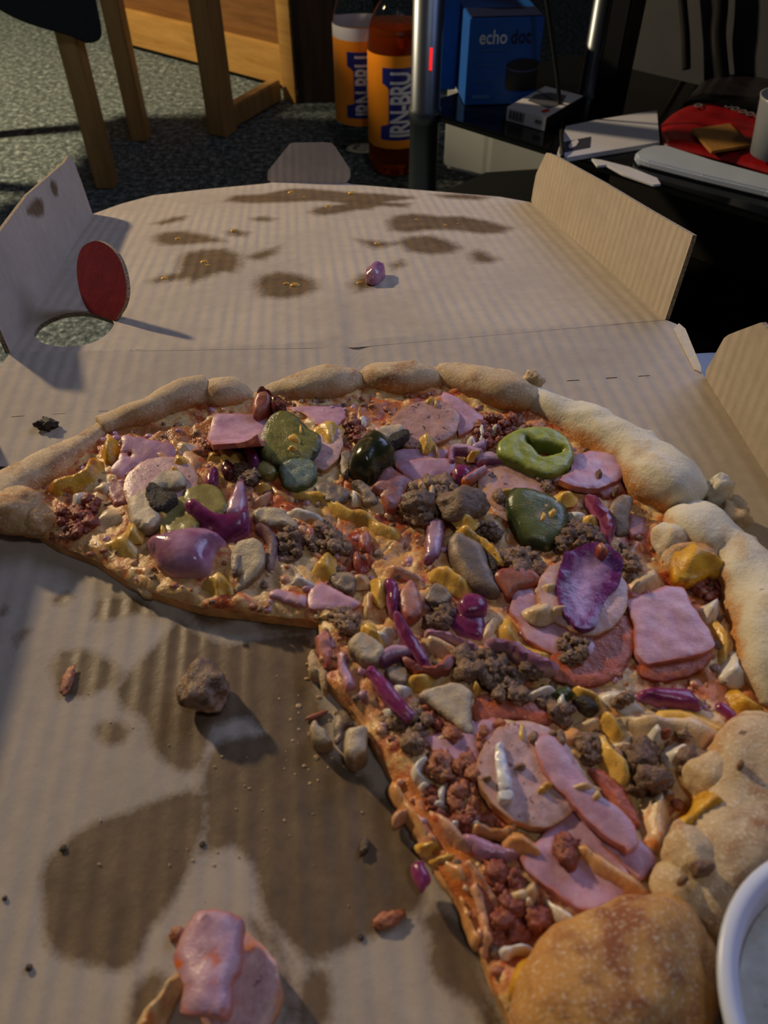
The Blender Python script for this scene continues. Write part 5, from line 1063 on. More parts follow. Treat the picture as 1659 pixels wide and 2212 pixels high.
def loose(o, label, cat, group=None):
    o.parent = None; return tag(o, label, cat, group)
def lslab(name, label, cat, *a, group=None, **k):
    o = slab(name, *a, parent=SL[0][0], **k); o.parent = None; o.matrix_parent_inverse = Matrix(); return tag(o, label, cat, group)
def llump(name, label, cat, *a, group=None, **k):
    o = lump(name, *a, **k); return tag(o, label, cat, group)
o = lump('meat_chunk', (440, 1484), 0.0062, 0.0088, M_chunkb, None, (0.95, 1.1, 0.8), 0.30, 0.95, 41, 5, 0.4)
tag(o, 'brown meat chunk lying alone on the greasy cardboard', 'meat chunk')
lslab('mushroom_piece', 'grey crescent mushroom scrap on cardboard by the cut', 'mushroom', 'R5', [(228, 1400), (262, 1342), (300, 1385), (345, 1420), (365, 1470), (395, 1505), (340, 1535), (275, 1535), (240, 1480)], M_mush, 0.006, 0.006, 0.002, 0.002, tilt=(0.1, 0.3))
lslab('mushroom_piece', 'folded tan mushroom scrap touching the front cut of the pizza', 'mushroom', 'R5', [(470, 1500), (500, 1420), (560, 1400), (640, 1400), (640, 1500), (635, 1590), (580, 1620), (540, 1640), (480, 1590)], M_mush, 0.009, 0.008, 0.003, 0.003, roll=(80, -40.0))
lslab('mushroom_shred', 'small olive-brown mushroom shred above the two mushroom scraps', 'mushroom', 'R5', [(400, 1400), (420, 1290), (470, 1270), (540, 1350), (530, 1380), (480, 1390), (450, 1480), (410, 1500)], M_mushg, 0.003, 0.0022, 0.001, 0, amp=0.0008)
lslab('onion_peel', 'small curl of purple onion against the front cut of the pizza', 'onion', 'R7', [(412, 985), (430, 950), (490, 935), (515, 980), (550, 1050), (520, 1085), (490, 1130), (455, 1090)], M_onion, 0.008, 0.0025, 0.002, 0, roll=(70, -60.0))
def on_lid(name, label, cat, px, r, mat, sq=(1, 1, 1), amp=0.3, seed=1.0, rz=0.0):
    p = onlid(px)+n2*r*0.45
    bm = bmesh.new(); bmesh.ops.create_icosphere(bm, subdivisions=3, radius=1.0); cr, sr = math.cos(rz), math.sin(rz)
    for v in bm.verts:
        q = v.co.copy(); f = (1+amp*noise.noise(q*1.5+Vector((seed, 0, seed))))*r
        if name == 'onion_peel':    # bend into a curl
            ang = q.y*1.3; q = Vector((math.cos(ang)*(0.95+0.30*q.x)-0.6, math.sin(ang)*(0.95+0.30*q.x), q.z*0.75))
        x, y, z = q.x*sq[0]*f, q.y*sq[1]*f, q.z*sq[2]*f; x, y = x*cr-y*sr, x*sr+y*cr
        v.co = Vector(p+wd*x+d2*y+n2*z)
    me = D.meshes.new(name); bm.to_mesh(me); bm.free(); me.polygons.foreach_set('use_smooth', [True]*len(me.polygons))
    me.attributes.new('e', 'FLOAT', 'POINT').data.foreach_set('value', [1.0]*len(me.vertices))
    return tag(link(name, me, None, mat), label, cat)
on_lid('onion_piece', 'pink onion curl lying on the opened lid', 'onion', (811, 606), 0.0095, M_onionpink, (0.62, 1.35, 0.75), 0.3, 2, -0.35)
llump('charred_crumb', 'black charred crumb on the cardboard left of the crust', 'crumb', (100, 916), 0.002, 0.0042, M_char, None, (1.3, 0.8, 0.6), 0.5, 1.6, 51, 3)
llump('charred_crumb', 'tiny dark crumb near the left edge below the charred crumb', 'crumb', (8, 1013), 0.001, 0.0018, M_char, None, (1.6, 0.7, 0.6), 0.5, 1.6, 53, 2)
llump('charred_crumb', 'tiny dark crumb touching the leftmost crust', 'crumb', (28, 1021), 0.001, 0.0016, M_char, None, (1.2, 1, 0.6), 0.5, 1.6, 57, 2)
llump('red_crumb', 'thin red pepper sliver on cardboard above the mushroom scraps', 'crumb', (685, 1545), 0.001, 0.0020, M_red, None, (2.2, 0.45, 0.5), 0.2, 1, 61, 3, 0.4)
llump('red_crumb', 'smeared red crumb on the cardboard right of the sausage scrap', 'crumb', (840, 1985), 0.001, 0.0026, M_spicy, None, (1.9, 0.8, 0.5), 0.5, 1.6, 63, 3, 0.4)
llump('orange_crumb', 'small orange-brown crumb on the left stain', 'crumb', (147, 1470), 0.0012, 0.0034, M_spicy, None, (0.6, 1.7, 0.22), 0.5, 1.6, 65, 3)
llump('tan_crumb', 'tan crumb on the dark stain left of the front cut', 'crumb', (787, 1828), 0.001, 0.0019, M_chunk, None, (0.7, 1.5, 0.5), 0.5, 1.6, 66, 3, -0.3)
llump('red_crumb', 'small red-brown crumb beside the folded ham scrap', 'crumb', (383, 2018), 0.0014, 0.0021, M_spicy, None, (1, 1, 0.7), 0.4, 1.6, 67, 3)
for q, r_, lb in [((136, 1832), 0.0011, 'tiny black speck on the upper edge of the big round grease stain'), ((437, 1823), 0.0010, 'tiny black speck between the two big grease stains'), ((63, 2090), 0.0011, 'tiny black speck on clean card at the lower left corner'), ((780, 2025), 0.0009, 'tiny black speck beside the smeared red crumb'), ((10, 1940), 0.0008, 'tiny black speck on clean card at the left edge')]:
    llump('pepper_speck', lb, 'speck', q, 0.0004, r_, M_char, None, (1, 1, 0.4), 0.3, 1.5, q[0], 2, group='black specks on the cardboard')
# scrap of sausage, ham and cheese at the near edge
lslab('sausage_slice', 'sausage slice with orange grease under the folded ham scrap', 'sausage slice', 'B4', [(760, 470), (900, 420), (1000, 415), (1100, 465), (1200, 555), (1272, 670), (1312, 800), (1322, 950), (1285, 1080), (1210, 1200), (1050, 1300), (850, 1300), (700, 1150), (640, 800)], food('greasy_sausage', (196, 146, 140), (212, 166, 160), 300, 0.3, 0.2, rim=(196, 138, 96), rimw=(0.02, 0.2), stain=((206, 112, 20), 60, 0.54), specks=((100, 70, 60), 330, 0.67)), 0.0075, 0.0045, 0.0008, 0.0015, tilt=(0.0, 0.05))
lslab('ham_scrap', 'folded ham scrap with orange grease on the sausage slice', 'ham slice', 'B4', [(620, 290), (660, 245), (770, 240), (880, 248), (930, 270), (1003, 315), (1003, 450), (1000, 560), (985, 700), (930, 800), (925, 950), (885, 1105), (760, 1080), (640, 1060), (520, 1055), (520, 930), (535, 850), (480, 710), (450, 680), (460, 580), (520, 450)], M_hamstain, 0.0185, 0.004, 0.0012, 0.0015, roll=(95, -34.0), tilt=(0.0, -0.10), amp=0.0009, sc=170)
lslab('cheese_scrap', 'pale yellow melted cheese scrap beside the folded ham scrap', 'melted cheese', 'B4', [(320, 900), (380, 800), (440, 730), (510, 690), (540, 780), (520, 860), (430, 990), (360, 1130), (300, 1250), (120, 1250), (130, 1150), (200, 1020)], M_melt, 0.008, 0.007, 0.004, 0, amp=0.0012)
# fine crumbs and grease beads scattered on the card
bm = bmesh.new(); rs = random.Random(4)
def scatter(n, fn, r, bm):
    for _ in range(n):
        p = fn(); rad = rs.uniform(*r); m = bmesh.ops.create_icosphere(bm, subdivisions=1, radius=rad)
        s = (rs.uniform(0.7, 1.8), rs.uniform(0.7, 1.4), 0.6)
        for v in m['verts']: v.co = Vector((p[0]+v.co.x*s[0], p[1]+v.co.y*s[1], p[2]+v.co.z*s[2]))
scatter(70, lambda: P((rs.gauss(560, 190), rs.gauss(1620, 190)), 0.0003), (0.0002, 0.00042), bm)
scatter(40, lambda: P((rs.uniform(640, 790), rs.uniform(1430, 1660)), 0.0003), (0.0003, 0.0008), bm)
me = D.meshes.new('crumbs'); bm.to_mesh(me); bm.free(); o = link('crumbs', me, None, plain('crumb_tan', (190, 160, 116), 0.5, 300, 0.3)); o['kind'] = 'stuff'; tag(o, 'fine pale crumbs scattered over the greasy cardboard', 'crumbs')
bm = bmesh.new()
for (x, y) in [(440, 570), (452, 575), (388, 516), (620, 612), (640, 618), (632, 420), (655, 425), (710, 450), (960, 488), (990, 485), (900, 478), (823, 532), (818, 528), (775, 612), (760, 420), (355, 602), (510, 500)]:
    m = bmesh.ops.create_icosphere(bm, subdivisions=2, radius=rs.uniform(0.0012, 0.0030)); p = onlid((x+rs.uniform(-4, 4), y+rs.uniform(-3, 3)))
    for v in m['verts']: v.co = Vector((p[0]+v.co.x*1.3, p[1]+v.co.y, p[2]+v.co.z*0.6))
me = D.meshes.new('grease_beads'); bm.to_mesh(me); bm.free(); me.polygons.foreach_set('use_smooth', [True]*len(me.polygons)); o = link('grease_beads', me, None, plain('grease', (196, 150, 70), 0.15, 200, 0.2)); o['kind'] = 'stuff'; tag(o, 'small shiny cheese beads stuck on the lid stains', 'crumbs')

# ---------------------------------------------------------------- chair, desk, cabinet
def wood(name, a, b, sc=(60, 60, 5)):
    t = NT(name); mp = t.n('ShaderNodeMapping'); mp.inputs['Scale'].default_value = sc; t.l(t.tc.outputs['Object'], mp.inputs[0])
    f = t.noise(1.0, 4, 0.6, mp.outputs[0], 0.5); return t.out(t.ramp(f, [(0.3, lin(a)), (0.7, lin(b))]), 0.45, t.bump(f, 0.15, 0.002))
oak = wood('oak', (148, 110, 58), (178, 138, 80)); pine = wood('pine', (150, 112, 52), (180, 140, 76), (6, 6, 60)); shadew = wood('shaded_walnut', (40, 27, 18), (62, 42, 28))
L1, L2 = P((233, 402), FZ), P((306, 301), FZ)
cu = un((L2-L1)*np.array([1, 1, 0])); cv = np.array([-cu[1], cu[0], 0])
if cv[0] > 0: cv = -cv
ch = thing('dining_chair', 'light wooden chair with square legs behind the left lid flap', 'chair', ((L1+L2)[0]/2-0.17, (L1+L2)[1]/2, FZ))
for q in (L1, L2, L1+cv*0.36, L2+cv*0.36):
    prism('leg', quad(q, cu, cv, 0.0185, 0.0185), FZ+0.0005, 0.03, oak, ch, 0.003)
cc = (L1+L2)/2+cv*0.18
prism('seat', quad(cc, cu, cv, 0.16, 0.21), 0.03, 0.055, oak, ch, 0.006)
for s in (-1, 1): prism('back_post', quad(cc+cv*0.18+cu*s*0.12, cu, cv, 0.017, 0.017), 0.055, 0.48, oak, ch, 0.003)
prism('back_rail', quad(cc+cv*0.18, cu, cv, 0.12, 0.012), 0.38, 0.46, oak, ch, 0.003)
# dark jacket over the chair seat, its hem hanging down in front of the leg
def cloth():
    sp = [(-620, -150), (-460, -110), (-300, -70), (-160, -36), (-60, -8), (0, 22), (60, 48), (120, 72), (160, 84), (200, 96), (222, 88)]  # left end drawn out beyond view so its shade falls on the floor
    V = []; Fc = []; base = [P((q[0], q[1]), zat_like(q)) for q in sp]
    n = len(base); m = 14
    for i, b in enumerate(base):
        for j in range(m):
            f = j/(m-1); z = b[2]+(0.062-b[2])*f
            off = 0.010*math.sin(i*1.9+j*0.35)+0.006*noise.noise(Vector((i*0.9, j*0.5, 1)))
            V.append((b[0]+(cc[0]-b[0])*0.06*f+off, b[1]+(cc[1]-b[1])*0.06*f+off*0.6-0.004, z))
    for i in range(n-1):
        for j in range(m-1): Fc.append((i*m+j, (i+1)*m+j, (i+1)*m+j+1, i*m+j+1))
    # top over the seat and a back edge
    k = len(V)
    for i in range(n):
        t = V[i*m+m-1]; V.append((t[0]-0.10+0.01*math.sin(i), t[1]+0.16, 0.064))
    for i in range(n-1): Fc.append((i*m+m-1, (i+1)*m+m-1, k+i+1, k+i))
    o = link('long_dark_cloth', mesh('long_dark_cloth', V, Fc), None, plain('dark_cloth', (26, 30, 28), 0.9, 200, 0.3, 0.3))
    md = o.modifiers.new('thick', 'SOLIDIFY'); md.thickness = 0.006; md2 = o.modifiers.new('smooth', 'SUBSURF'); md2.levels = 2; md2.render_levels = 2
    return tag(o, 'dark cloth hanging over the seat of the wooden chair, left end drawn out to shade the floor', 'cloth')
def zat_like(q):
    # the hem hangs in the upright plane through the front legs of the chair
    n = un(np.array([0.35, -1, 0])); o = L1+np.array([0.0, -0.035, 0]); return PL(q, o, n)[2]
cloth()
# desk: post, floor rail, rear panel of two boards
L3, L4 = P((482, 288), FZ), P((604, 216), FZ)
dk = thing('desk', 'light wooden desk frame with a low back panel behind the chair', 'desk', (L3[0], L3[1], FZ))
du = un((L4-L3)*np.array([1, 1, 0])); dv_ = np.array([-du[1], du[0], 0])
prism('leg', quad(L3, du, dv_, 0.024, 0.024), FZ+0.0005, 0.30, oak, dk, 0.003)
prism('floor_rail', [(L3+du*0.024-dv_*0.014)[:2], (L4-du*0.01-dv_*0.014)[:2], (L4-du*0.01+dv_*0.014)[:2], (L3+du*0.024+dv_*0.014)[:2]], FZ+0.004, FZ+0.05, oak, dk, 0.003)
q0, q1 = P((262, 92), FZ+0.012), P((612, 186), FZ+0.012)
pu = un((q1-q0)*np.array([1, 1, 0])); pv = np.array([-pu[1], pu[0], 0]); pv = pv if pv[1] > 0 else -pv
zt = zat(q1[:2], 102); print('board top', zt)
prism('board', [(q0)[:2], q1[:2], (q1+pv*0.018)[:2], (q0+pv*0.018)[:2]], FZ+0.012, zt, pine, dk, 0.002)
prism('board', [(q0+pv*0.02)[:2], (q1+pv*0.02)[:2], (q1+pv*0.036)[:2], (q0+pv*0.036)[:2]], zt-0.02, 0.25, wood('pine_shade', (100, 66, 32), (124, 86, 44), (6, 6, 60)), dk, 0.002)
prism('gap_strip', [(q0+pv*0.012)[:2], (q1+pv*0.012)[:2], (q1+pv*0.03)[:2], (q0+pv*0.03)[:2]], FZ+0.0005, FZ+0.012, plain('gap_black', (14, 12, 10), 0.6), dk, 0)  # black strip standing for the shade in the gap under the board
prism('desk_top', [(L3-du*0.06-dv_*0.03)[:2], (L3-du*0.06+dv_*0.0-pu*0.75)[:2], (q0+pv*0.05-pu*0.3)[:2], (q1+pv*0.05-pu*0.04)[:2], (L4-du*0.03-dv_*0.03)[:2]], 0.30, 0.325, oak, dk, 0.003)
# tall cabinet: narrow face coloured as lamplit, side darkened as shaded
c0, c1, c2 = P((640, 226), FZ), P((728, 222), FZ), P((607, 190), FZ)
cb = thing('cabinet', 'tall brown cabinet behind the bottles, side darkened as shaded, wooden front edge pale as lamplit', 'cabinet', (c0[0], c0[1], FZ))
prism('side_panel', [c0[:2]+np.array([0.004, 0.006]), c1[:2], c1[:2]+np.array([-0.02, 0.40]), c0[:2]+np.array([-0.02, 0.40])], FZ+0.0005, 0.6, shadew, cb, 0.002)
prism('front_edge', [c0[:2]+np.array([-0.034, 0.03]), c0[:2]+np.array([0.0, 0.0]), c0[:2]+np.array([0.004, 0.012]), c0[:2]+np.array([-0.030, 0.06])], FZ+0.0005, 0.6, pine, cb, 0.002)

# ---------------------------------------------------------------- bottles
def glass(name, col, rough=0.05, tr=1.0, ior=1.3):
    t = NT(name); t.b.inputs['Transmission Weight'].default_value = tr; t.b.inputs['IOR'].default_value = ior
    return t.out(lin(col), rough)
clearp = glass('clear_plastic', (236, 240, 240), 0.05, 1.0, 1.12); liq = glass('orange_drink', (226, 96, 16), 0.05, 0.85, 1.2)
labo = plain('orange_label', (250, 150, 16), 0.45, 40, 0.05); labb = plain('blue_label', (20, 28, 128), 0.45, 40, 0.05); labw = plain('white_label', (214, 214, 224), 0.45, 40, 0.04)
BR = 0.0535
PROF = [(0.0, 0.012), (0.018, 0.004), (0.036, 0.0005), (0.044, 0.004), (0.050, 0.016), (BR, 0.035), (BR, 0.235), (0.050, 0.26), (0.040, 0.285), (0.026, 0.305), (0.015, 0.318), (0.0135, 0.335)]
def text_mesh(s, size, bold=0.0, spacing=1.0):
    cu_ = D.curves.new('lettering', 'FONT'); cu_.body = s; cu_.size = size; cu_.offset = bold; cu_.space_character = spacing; cu_.resolution_u = 3
    o = D.objects.new('tmp', cu_); COL.objects.link(o); dg = bpy.context.evaluated_depsgraph_get(); dg.update()
    me = D.meshes.new_from_object(o.evaluated_get(dg)); D.objects.remove(o); D.curves.remove(cu_); return me
def wrap(me, fn, cuts=2):
    bm = bmesh.new(); bm.from_mesh(me); bmesh.ops.triangulate(bm, faces=bm.faces)
    for _ in range(cuts):
        es = [e for e in bm.edges if e.calc_length() > 0.006]
        if es: bmesh.ops.subdivide_edges(bm, edges=es, cuts=1); bmesh.ops.triangulate(bm, faces=[f for f in bm.faces if len(f.verts) > 3])
    for v in bm.verts: v.co = Vector(fn(v.co))
    bm.to_mesh(me); bm.free(); return me
def polymesh(pts):
    me = D.meshes.new('flat'); bm = bmesh.new(); bm.faces.new([bm.verts.new((x, y, 0)) for x, y in pts]); bm.to_mesh(me); bm.free(); return me
def bottle(c, ang, label, full, zl0, zl1):
    b = thing('drink_bottle', label, 'bottle', (c[0], c[1], FZ), 'orange drink bottles beside the chrome pole')
    pr = [(max(r, 0.0004), FZ+z+0.0006) for r, z in PROF]; pin = [(max(r-0.0012, 0.0003), z+0.0012) for r, z in pr[::-1]]
    lathe('bottle_body', c, pr, clearp, b, 40, False)
    if full:
        lv = 0.262; lp = [(max(0.0003, r-0.0016), FZ+z+0.0022) for r, z in PROF if z < lv]+[(0.047, FZ+lv+0.001), (0.0004, FZ+lv+0.001)]
        lathe('drink', c, lp, liq, b, 40, False)
    lathe('cap', c, [(0.0152, FZ+0.318), (0.0155, FZ+0.336), (0.0150, FZ+0.340), (0.0004, FZ+0.340)], plain('blue_cap', (24, 40, 150), 0.4), b, 24, False)
    r1 = BR+0.0006
    lathe('paper_label', c, [(r1, FZ+zl0), (r1, FZ+zl1)], labo, b, 48, False)
    if not full:
        lathe('white_band', c, [(r1, FZ+zl1), (r1, FZ+zl1+0.022)], labw, b, 48, False)
    H_ = zl1-zl0
    def cyl(r): return lambda v: (c[0]+r*math.sin(ang+v.x/BR), c[1]-r*math.cos(ang+v.x/BR), FZ+zl0+v.y)
    W1 = 0.030
    em = [(-W1*1.15, H_*0.10), (W1*1.15, H_*0.10), (W1*1.15, H_*0.26), (W1*0.85, H_*0.28), (W1*0.85, H_*0.80), (W1*0.85, H_*0.80), (W1*0.95, H_*0.88), (-W1*1.05, H_*0.88), (-W1*1.05, H_*0.72), (-W1*0.78, H_*0.69), (-W1*0.62, H_*0.66), (-W1*0.62, H_*0.28), (-W1*1.15, H_*0.25)]
    dd = []
    for p in em:
        if not dd or p != dd[-1]: dd.append(p)
    for k in (0, 1):
        a_ = ang+k*math.radians(150)*-1
        def f_(v, r=BR+0.0012, a_=a_): return (c[0]+r*math.sin(a_+v.x/BR), c[1]-r*math.cos(a_+v.x/BR), FZ+zl0+v.y)
        link('emblem', wrap(polymesh(dd), f_, 4), b, labb)
        tm = text_mesh('IRN-BRU', 0.046, 0.0012, 0.92); xs = [v.co.x for v in tm.vertices]; ys = [v.co.y for v in tm.vertices]
        x0, x1 = min(xs), max(xs); sc = H_*0.70/(x1-x0); yc = (min(ys)+max(ys))/2; syc = 0.040/(max(ys)-min(ys))
        def g_(v, r=BR+0.0018, a_=a_): 
            s = (v.y-yc)*-syc+0.004; return (c[0]+r*math.sin(a_+s/BR), c[1]-r*math.cos(a_+s/BR), FZ+zl0+H_*0.14+(v.x-x0)*sc)
        link('lettering', wrap(tm, g_, 3), b, labw)
    return b
B2p = P((853, 378), FZ); B1p = P((781, 332), FZ)
c_b2 = B2p[:2]+np.array([0, 0.030]); c_b1 = B1p[:2]+np.array([0, 0.035])
z2a, z2b = zat(c_b2-np.array([0, BR]), 322)-FZ, zat(c_b2-np.array([0, BR]), 122)-FZ
z1a, z1b = zat(c_b1-np.array([0, BR]), 273)-FZ, zat(c_b1-np.array([0, BR]), 90)-FZ
print('labels', c_b1, c_b2, z1a, z1b, z2a, z2b)
bottle(c_b2, 0.10, 'full bottle of orange drink standing against the chrome pole', True, z2a, z2b)
bottle(c_b1, 0.12, 'emptied drink bottle behind the full one, white band above its label', False, z1a, z1b)

# ---------------------------------------------------------------- television stand and what stands on it
SZ = -0.12
chrome = plain('chrome', (100, 106, 114), 0.38, 30, 0.05, 0, Metallic=1.0)
st = thing('tv_stand', 'black glass shelf stand with chrome poles at the right of the room', 'tv stand', (S0[0]+0.25, S0[1]+0.1, FZ))
e0 = S0; sh = [e0+sd*0.006+sn*0.02, e0+sd*0.002+sn*0.008, e0+sd*0.014, e0+sd*0.95, e0+sd*0.95+sn*0.345, e0+sd*0.03+sn*0.345]
prism('shelf', sh, SZ-0.008, SZ, glossblack, st, 0.002)
prism('shelf', [e0+sd*0.02+sn*0.04, e0+sd*0.95+sn*0.04, e0+sd*0.95+sn*0.345, e0+sd*0.05+sn*0.345], 0.17, 0.178, glossblack, st, 0.002)
prism('shelf', [e0+sd*0.10+sn*0.0, e0+sd*0.95+sn*0.0, e0+sd*0.95+sn*0.345, e0+sd*0.10+sn*0.345], FZ+0.045, FZ+0.053, glossblack, st, 0.002)
pl = [P((918, 240), SZ)[:2], P((1272, 205), SZ)[:2]]
for i, q in enumerate(pl+[e0+sd*0.90+sn*0.03]):
    r_ = (0.0195, 0.0150, 0.0195)[i]
    lathe('pole', q, [(r_*1.25, FZ+0.001), (r_*1.25, FZ+0.012), (r_, FZ+0.014), (r_, SZ-0.012), (r_*1.12, SZ-0.011), (r_*1.12, SZ+0.004), (r_, SZ+0.006), (r_, 0.17)], chrome, st, 32)
prism('added_dark_panel', [e0+sd*0.05+sn*0.335, e0+sd*0.95+sn*0.335, e0+sd*0.95+sn*0.345, e0+sd*0.05+sn*0.345], FZ+0.053, SZ-0.008, plain('shade_black', (8, 8, 10), 0.6), st, 0.001)  # added black sheet that keeps the space under the shelf dark
glintm = NT('red_glint_glow'); glintm.b.inputs['Emission Color'].default_value = (1, 0.02, 0.02, 1); glintm.b.inputs['Emission Strength'].default_value = 1.6; glintm = glintm.out((0.4, 0, 0, 1), 0.4)  # red glint on the chrome pole, drawn as a small glowing strip
pq = pl[0]+np.array([0.004, -0.0197]); prism('pole_glint', quad(pq, np.array([1, 0]), np.array([0, 1]), 0.0018, 0.0012), zat(pq, 152), zat(pq, 103), glintm, st, 0.0005)
prism('back_support', quad(pl[1]+sd*0.028+sn*0.01, sd, sn, 0.015, 0.02), FZ+0.001, 0.17, plain('black_satin', (16, 16, 20), 0.35), st, 0.003)
# blue speaker carton
k0, k1 = P((1003, 229), SZ)[:2], P((1153, 224), SZ)[:2]
ku = un(np.r_[k1-k0, 0])[:2]; kv = np.array([-ku[1], ku[0]]); W_ = np.linalg.norm(k1-k0)
kz = zat(k0, 40); print('carton', W_, kz-SZ)
blue = plain('blue_card', (14, 84, 170), 0.5, 40, 0.08); navy = plain('navy_card', (12, 24, 66), 0.5)
ct = thing('speaker_carton', 'blue smart speaker carton with white lettering standing on the glass shelf', 'carton', (k0[0], k0[1], SZ))
prism('carton_body', [k0, k1, k1+kv*0.10, k0+kv*0.10], SZ+0.0004, kz, blue, ct, 0.001)
prism('carton_top', [k0+kv*0.002+ku*0.002, k1+kv*0.002-ku*0.002, k1+kv*0.045-ku*0.002, k0+kv*0.045+ku*0.002], kz, kz+0.0015, navy, ct, 0.0004)
Hc = kz-SZ
def face(v, off=0.0008): 
    q = k0+ku*v.x-kv*off; return (q[0], q[1], SZ+v.y)
def put_text(s, x, y, h, mat, wmax=None, name='lettering'):
    tm = text_mesh(s, h*1.4, 0.0004); xs = [v.co.x for v in tm.vertices]; f = 1.0
    if wmax: f = wmax/(max(xs)-min(xs))
    for v in tm.vertices: v.co.x = x+(v.co.x-min(xs))*f; v.co.y = y+v.co.y
    return link(name, wrap(tm, face, 0), ct, mat)
lw = plain('print_white', (196, 206, 220), 0.5); lblue = plain('print_paleblue', (70, 130, 190), 0.5)
put_text('echo', W_*0.14, Hc*0.72, 0.016, lw, W_*0.38)
put_text('dot', W_*0.57, Hc*0.72, 0.016, navy, W_*0.28)
put_text('amazon', W_*0.10, Hc*0.09, 0.006, lblue, W_*0.24)
for (x, y, w2) in ((0.13, 0.64, 0.42), (0.12, 0.47, 0.27), (0.12, 0.37, 0.13), (0.11, 0.28, 0.24)):
    link('small_print', wrap(polymesh([(W_*x, Hc*y), (W_*(x+w2), Hc*y), (W_*(x+w2), Hc*(y+0.02)), (W_*x, Hc*(y+0.02))]), face, 0), ct, plain('print_midblue', (40, 96, 160), 0.5))
def spk():
    n = 20; cx_, cy_ = W_*0.78, Hc*0.34; a, b, hgt = W_*0.23, Hc*0.075, Hc*0.26
    pts = [(cx_+a*math.cos(t), cy_+hgt/2+b*math.sin(t)) for t in np.linspace(0, math.pi, n)]+[(cx_-a*0.98, cy_-hgt/2)]+[(cx_+a*0.96*math.cos(t), cy_-hgt/2-b*0.6*math.sin(t)) for t in np.linspace(math.pi, 0, n)]
    pts = [(min(x, W_*0.995), y) for x, y in pts]
    dd = [pts[0]]
    for p in pts[1:]:
        if abs(p[0]-dd[-1][0])+abs(p[1]-dd[-1][1]) > 1e-6: dd.append(p)
    link('speaker_picture', wrap(polymesh(dd), lambda v: face(v, 0.0011), 0), ct, plain('picture_black', (16, 18, 30), 0.45))
    rg = [(min(cx_+a*math.cos(t), W_*0.995), cy_+hgt/2-b*0.9*math.sin(t)) for t in np.linspace(0, math.pi, n)]+[(min(cx_+a*0.97*math.cos(t), W_*0.995), cy_+hgt/2-b*0.9*math.sin(t)-0.0016) for t in np.linspace(math.pi, 0, n)]
    link('speaker_ring', wrap(polymesh(rg), lambda v: face(v, 0.0014), 0), ct, plain('picture_ring', (70, 84, 140), 0.4))
spk()
k2 = P((938, 196), SZ)[:2]
c2t = thing('blue_block', 'narrow blue block half hidden behind the chrome pole', 'carton', (k2[0], k2[1], SZ))  # narrow upright block giving the blue strip behind the pole
prism('carton_body', [k2, k2+ku*0.030, k2+ku*0.030+kv*0.06, k2+kv*0.06], SZ+0.0004, SZ+0.15, blue, c2t, 0.001)  # body of the narrow blue block behind the pole
# pack of cards
g0, g1 = P((1092, 261), SZ)[:2], P((1176, 285), SZ)[:2]; gu = g1-g0
gz = zat(g0, 230); gt = gz-SZ; g2 = P((1259, 207), gz)[:2]; gd = g2-P((1179, 254), gz)[:2]; print('deck', np.linalg.norm(gu), gt, np.linalg.norm(gd))
dkb = thing('card_box', 'white box of playing cards with a barcode end on the glass shelf', 'card box', (g0[0], g0[1], SZ))
whitec = plain('white_card', (206, 204, 206), 0.5, 40, 0.05); blackc = plain('black_card', (20, 20, 26), 0.5); greyc = plain('grey_print', (84, 84, 94), 0.5); redc = plain('red_pip', (196, 24, 34), 0.5)
prism('box_body', [g0, g1, g1+gd, g0+gd], SZ+0.0004, gz, whitec, dkb, 0.0006)
prism('side_print', [g1+gu*0.004, g1+gd+gu*0.004, g1+gd+gu*0.012, g1+gu*0.012], SZ+0.001, gz-0.0005, blackc, dkb, 0)
def top(a, b): q = g0+gu*a+gd*b; return (q[0], q[1])
def decal(par, name, pts, z, mat): return prism(name, pts, z, z+0.0005, mat, par, 0)
decal(dkb, 'cover_picture', [top(0.18, 0.35), top(0.80, 0.28), top(0.88, 0.55), top(0.70, 0.85), top(0.30, 0.80), top(0.12, 0.60)], gz+0.0001, greyc)
decal(dkb, 'red_pip', [top(0.72, 0.14), top(0.84, 0.10), top(0.88, 0.22), top(0.78, 0.26)], gz+0.0001, redc)
for k in range(9):
    x = 0.08+k*0.045+random.uniform(-0.01, 0.01); w3 = random.choice((0.012, 0.022, 0.03)); a_, b_ = g0+gu*x, g0+gu*(x+w3); off = -un(np.r_[gd, 0])[:2]*0.0012
    prism('barcode_bar', [a_, b_, b_+off, a_+off], SZ+gt*0.25, SZ+gt*0.85, greyc, dkb, 0)
prism('small_print', [g0+gu*0.75, g0+gu*0.90, g0+gu*0.90+off, g0+gu*0.75+off], SZ+gt*0.5, SZ+gt*0.68, greyc, dkb, 0)
# leaflet
lf = thing('leaflet', 'white folded leaflet with a dark photo square lying at the shelf edge', 'paper', P((1310, 290), SZ))
LZ = SZ+0.006
prism('sheet', [P(q, LZ)[:2] for q in [(1225, 340), (1204, 330), (1222, 272), (1290, 258), (1420, 237), (1425, 307)]], SZ+0.0004, LZ, plain('leaflet_paper', (196, 196, 206), 0.6, 30, 0.03), lf, 0.0006)
decal(lf, 'photo_square', [P(q, LZ)[:2] for q in [(1208, 332), (1211, 309), (1276, 296), (1274, 319)]], LZ+0.0001, plain('photo_dark', (56, 56, 68), 0.5))
decal(lf, 'photo_figure', [P(q, LZ)[:2] for q in [(1228, 318), (1234, 308), (1246, 303), (1250, 308), (1244, 317), (1232, 322)]], LZ+0.0007, whitec)
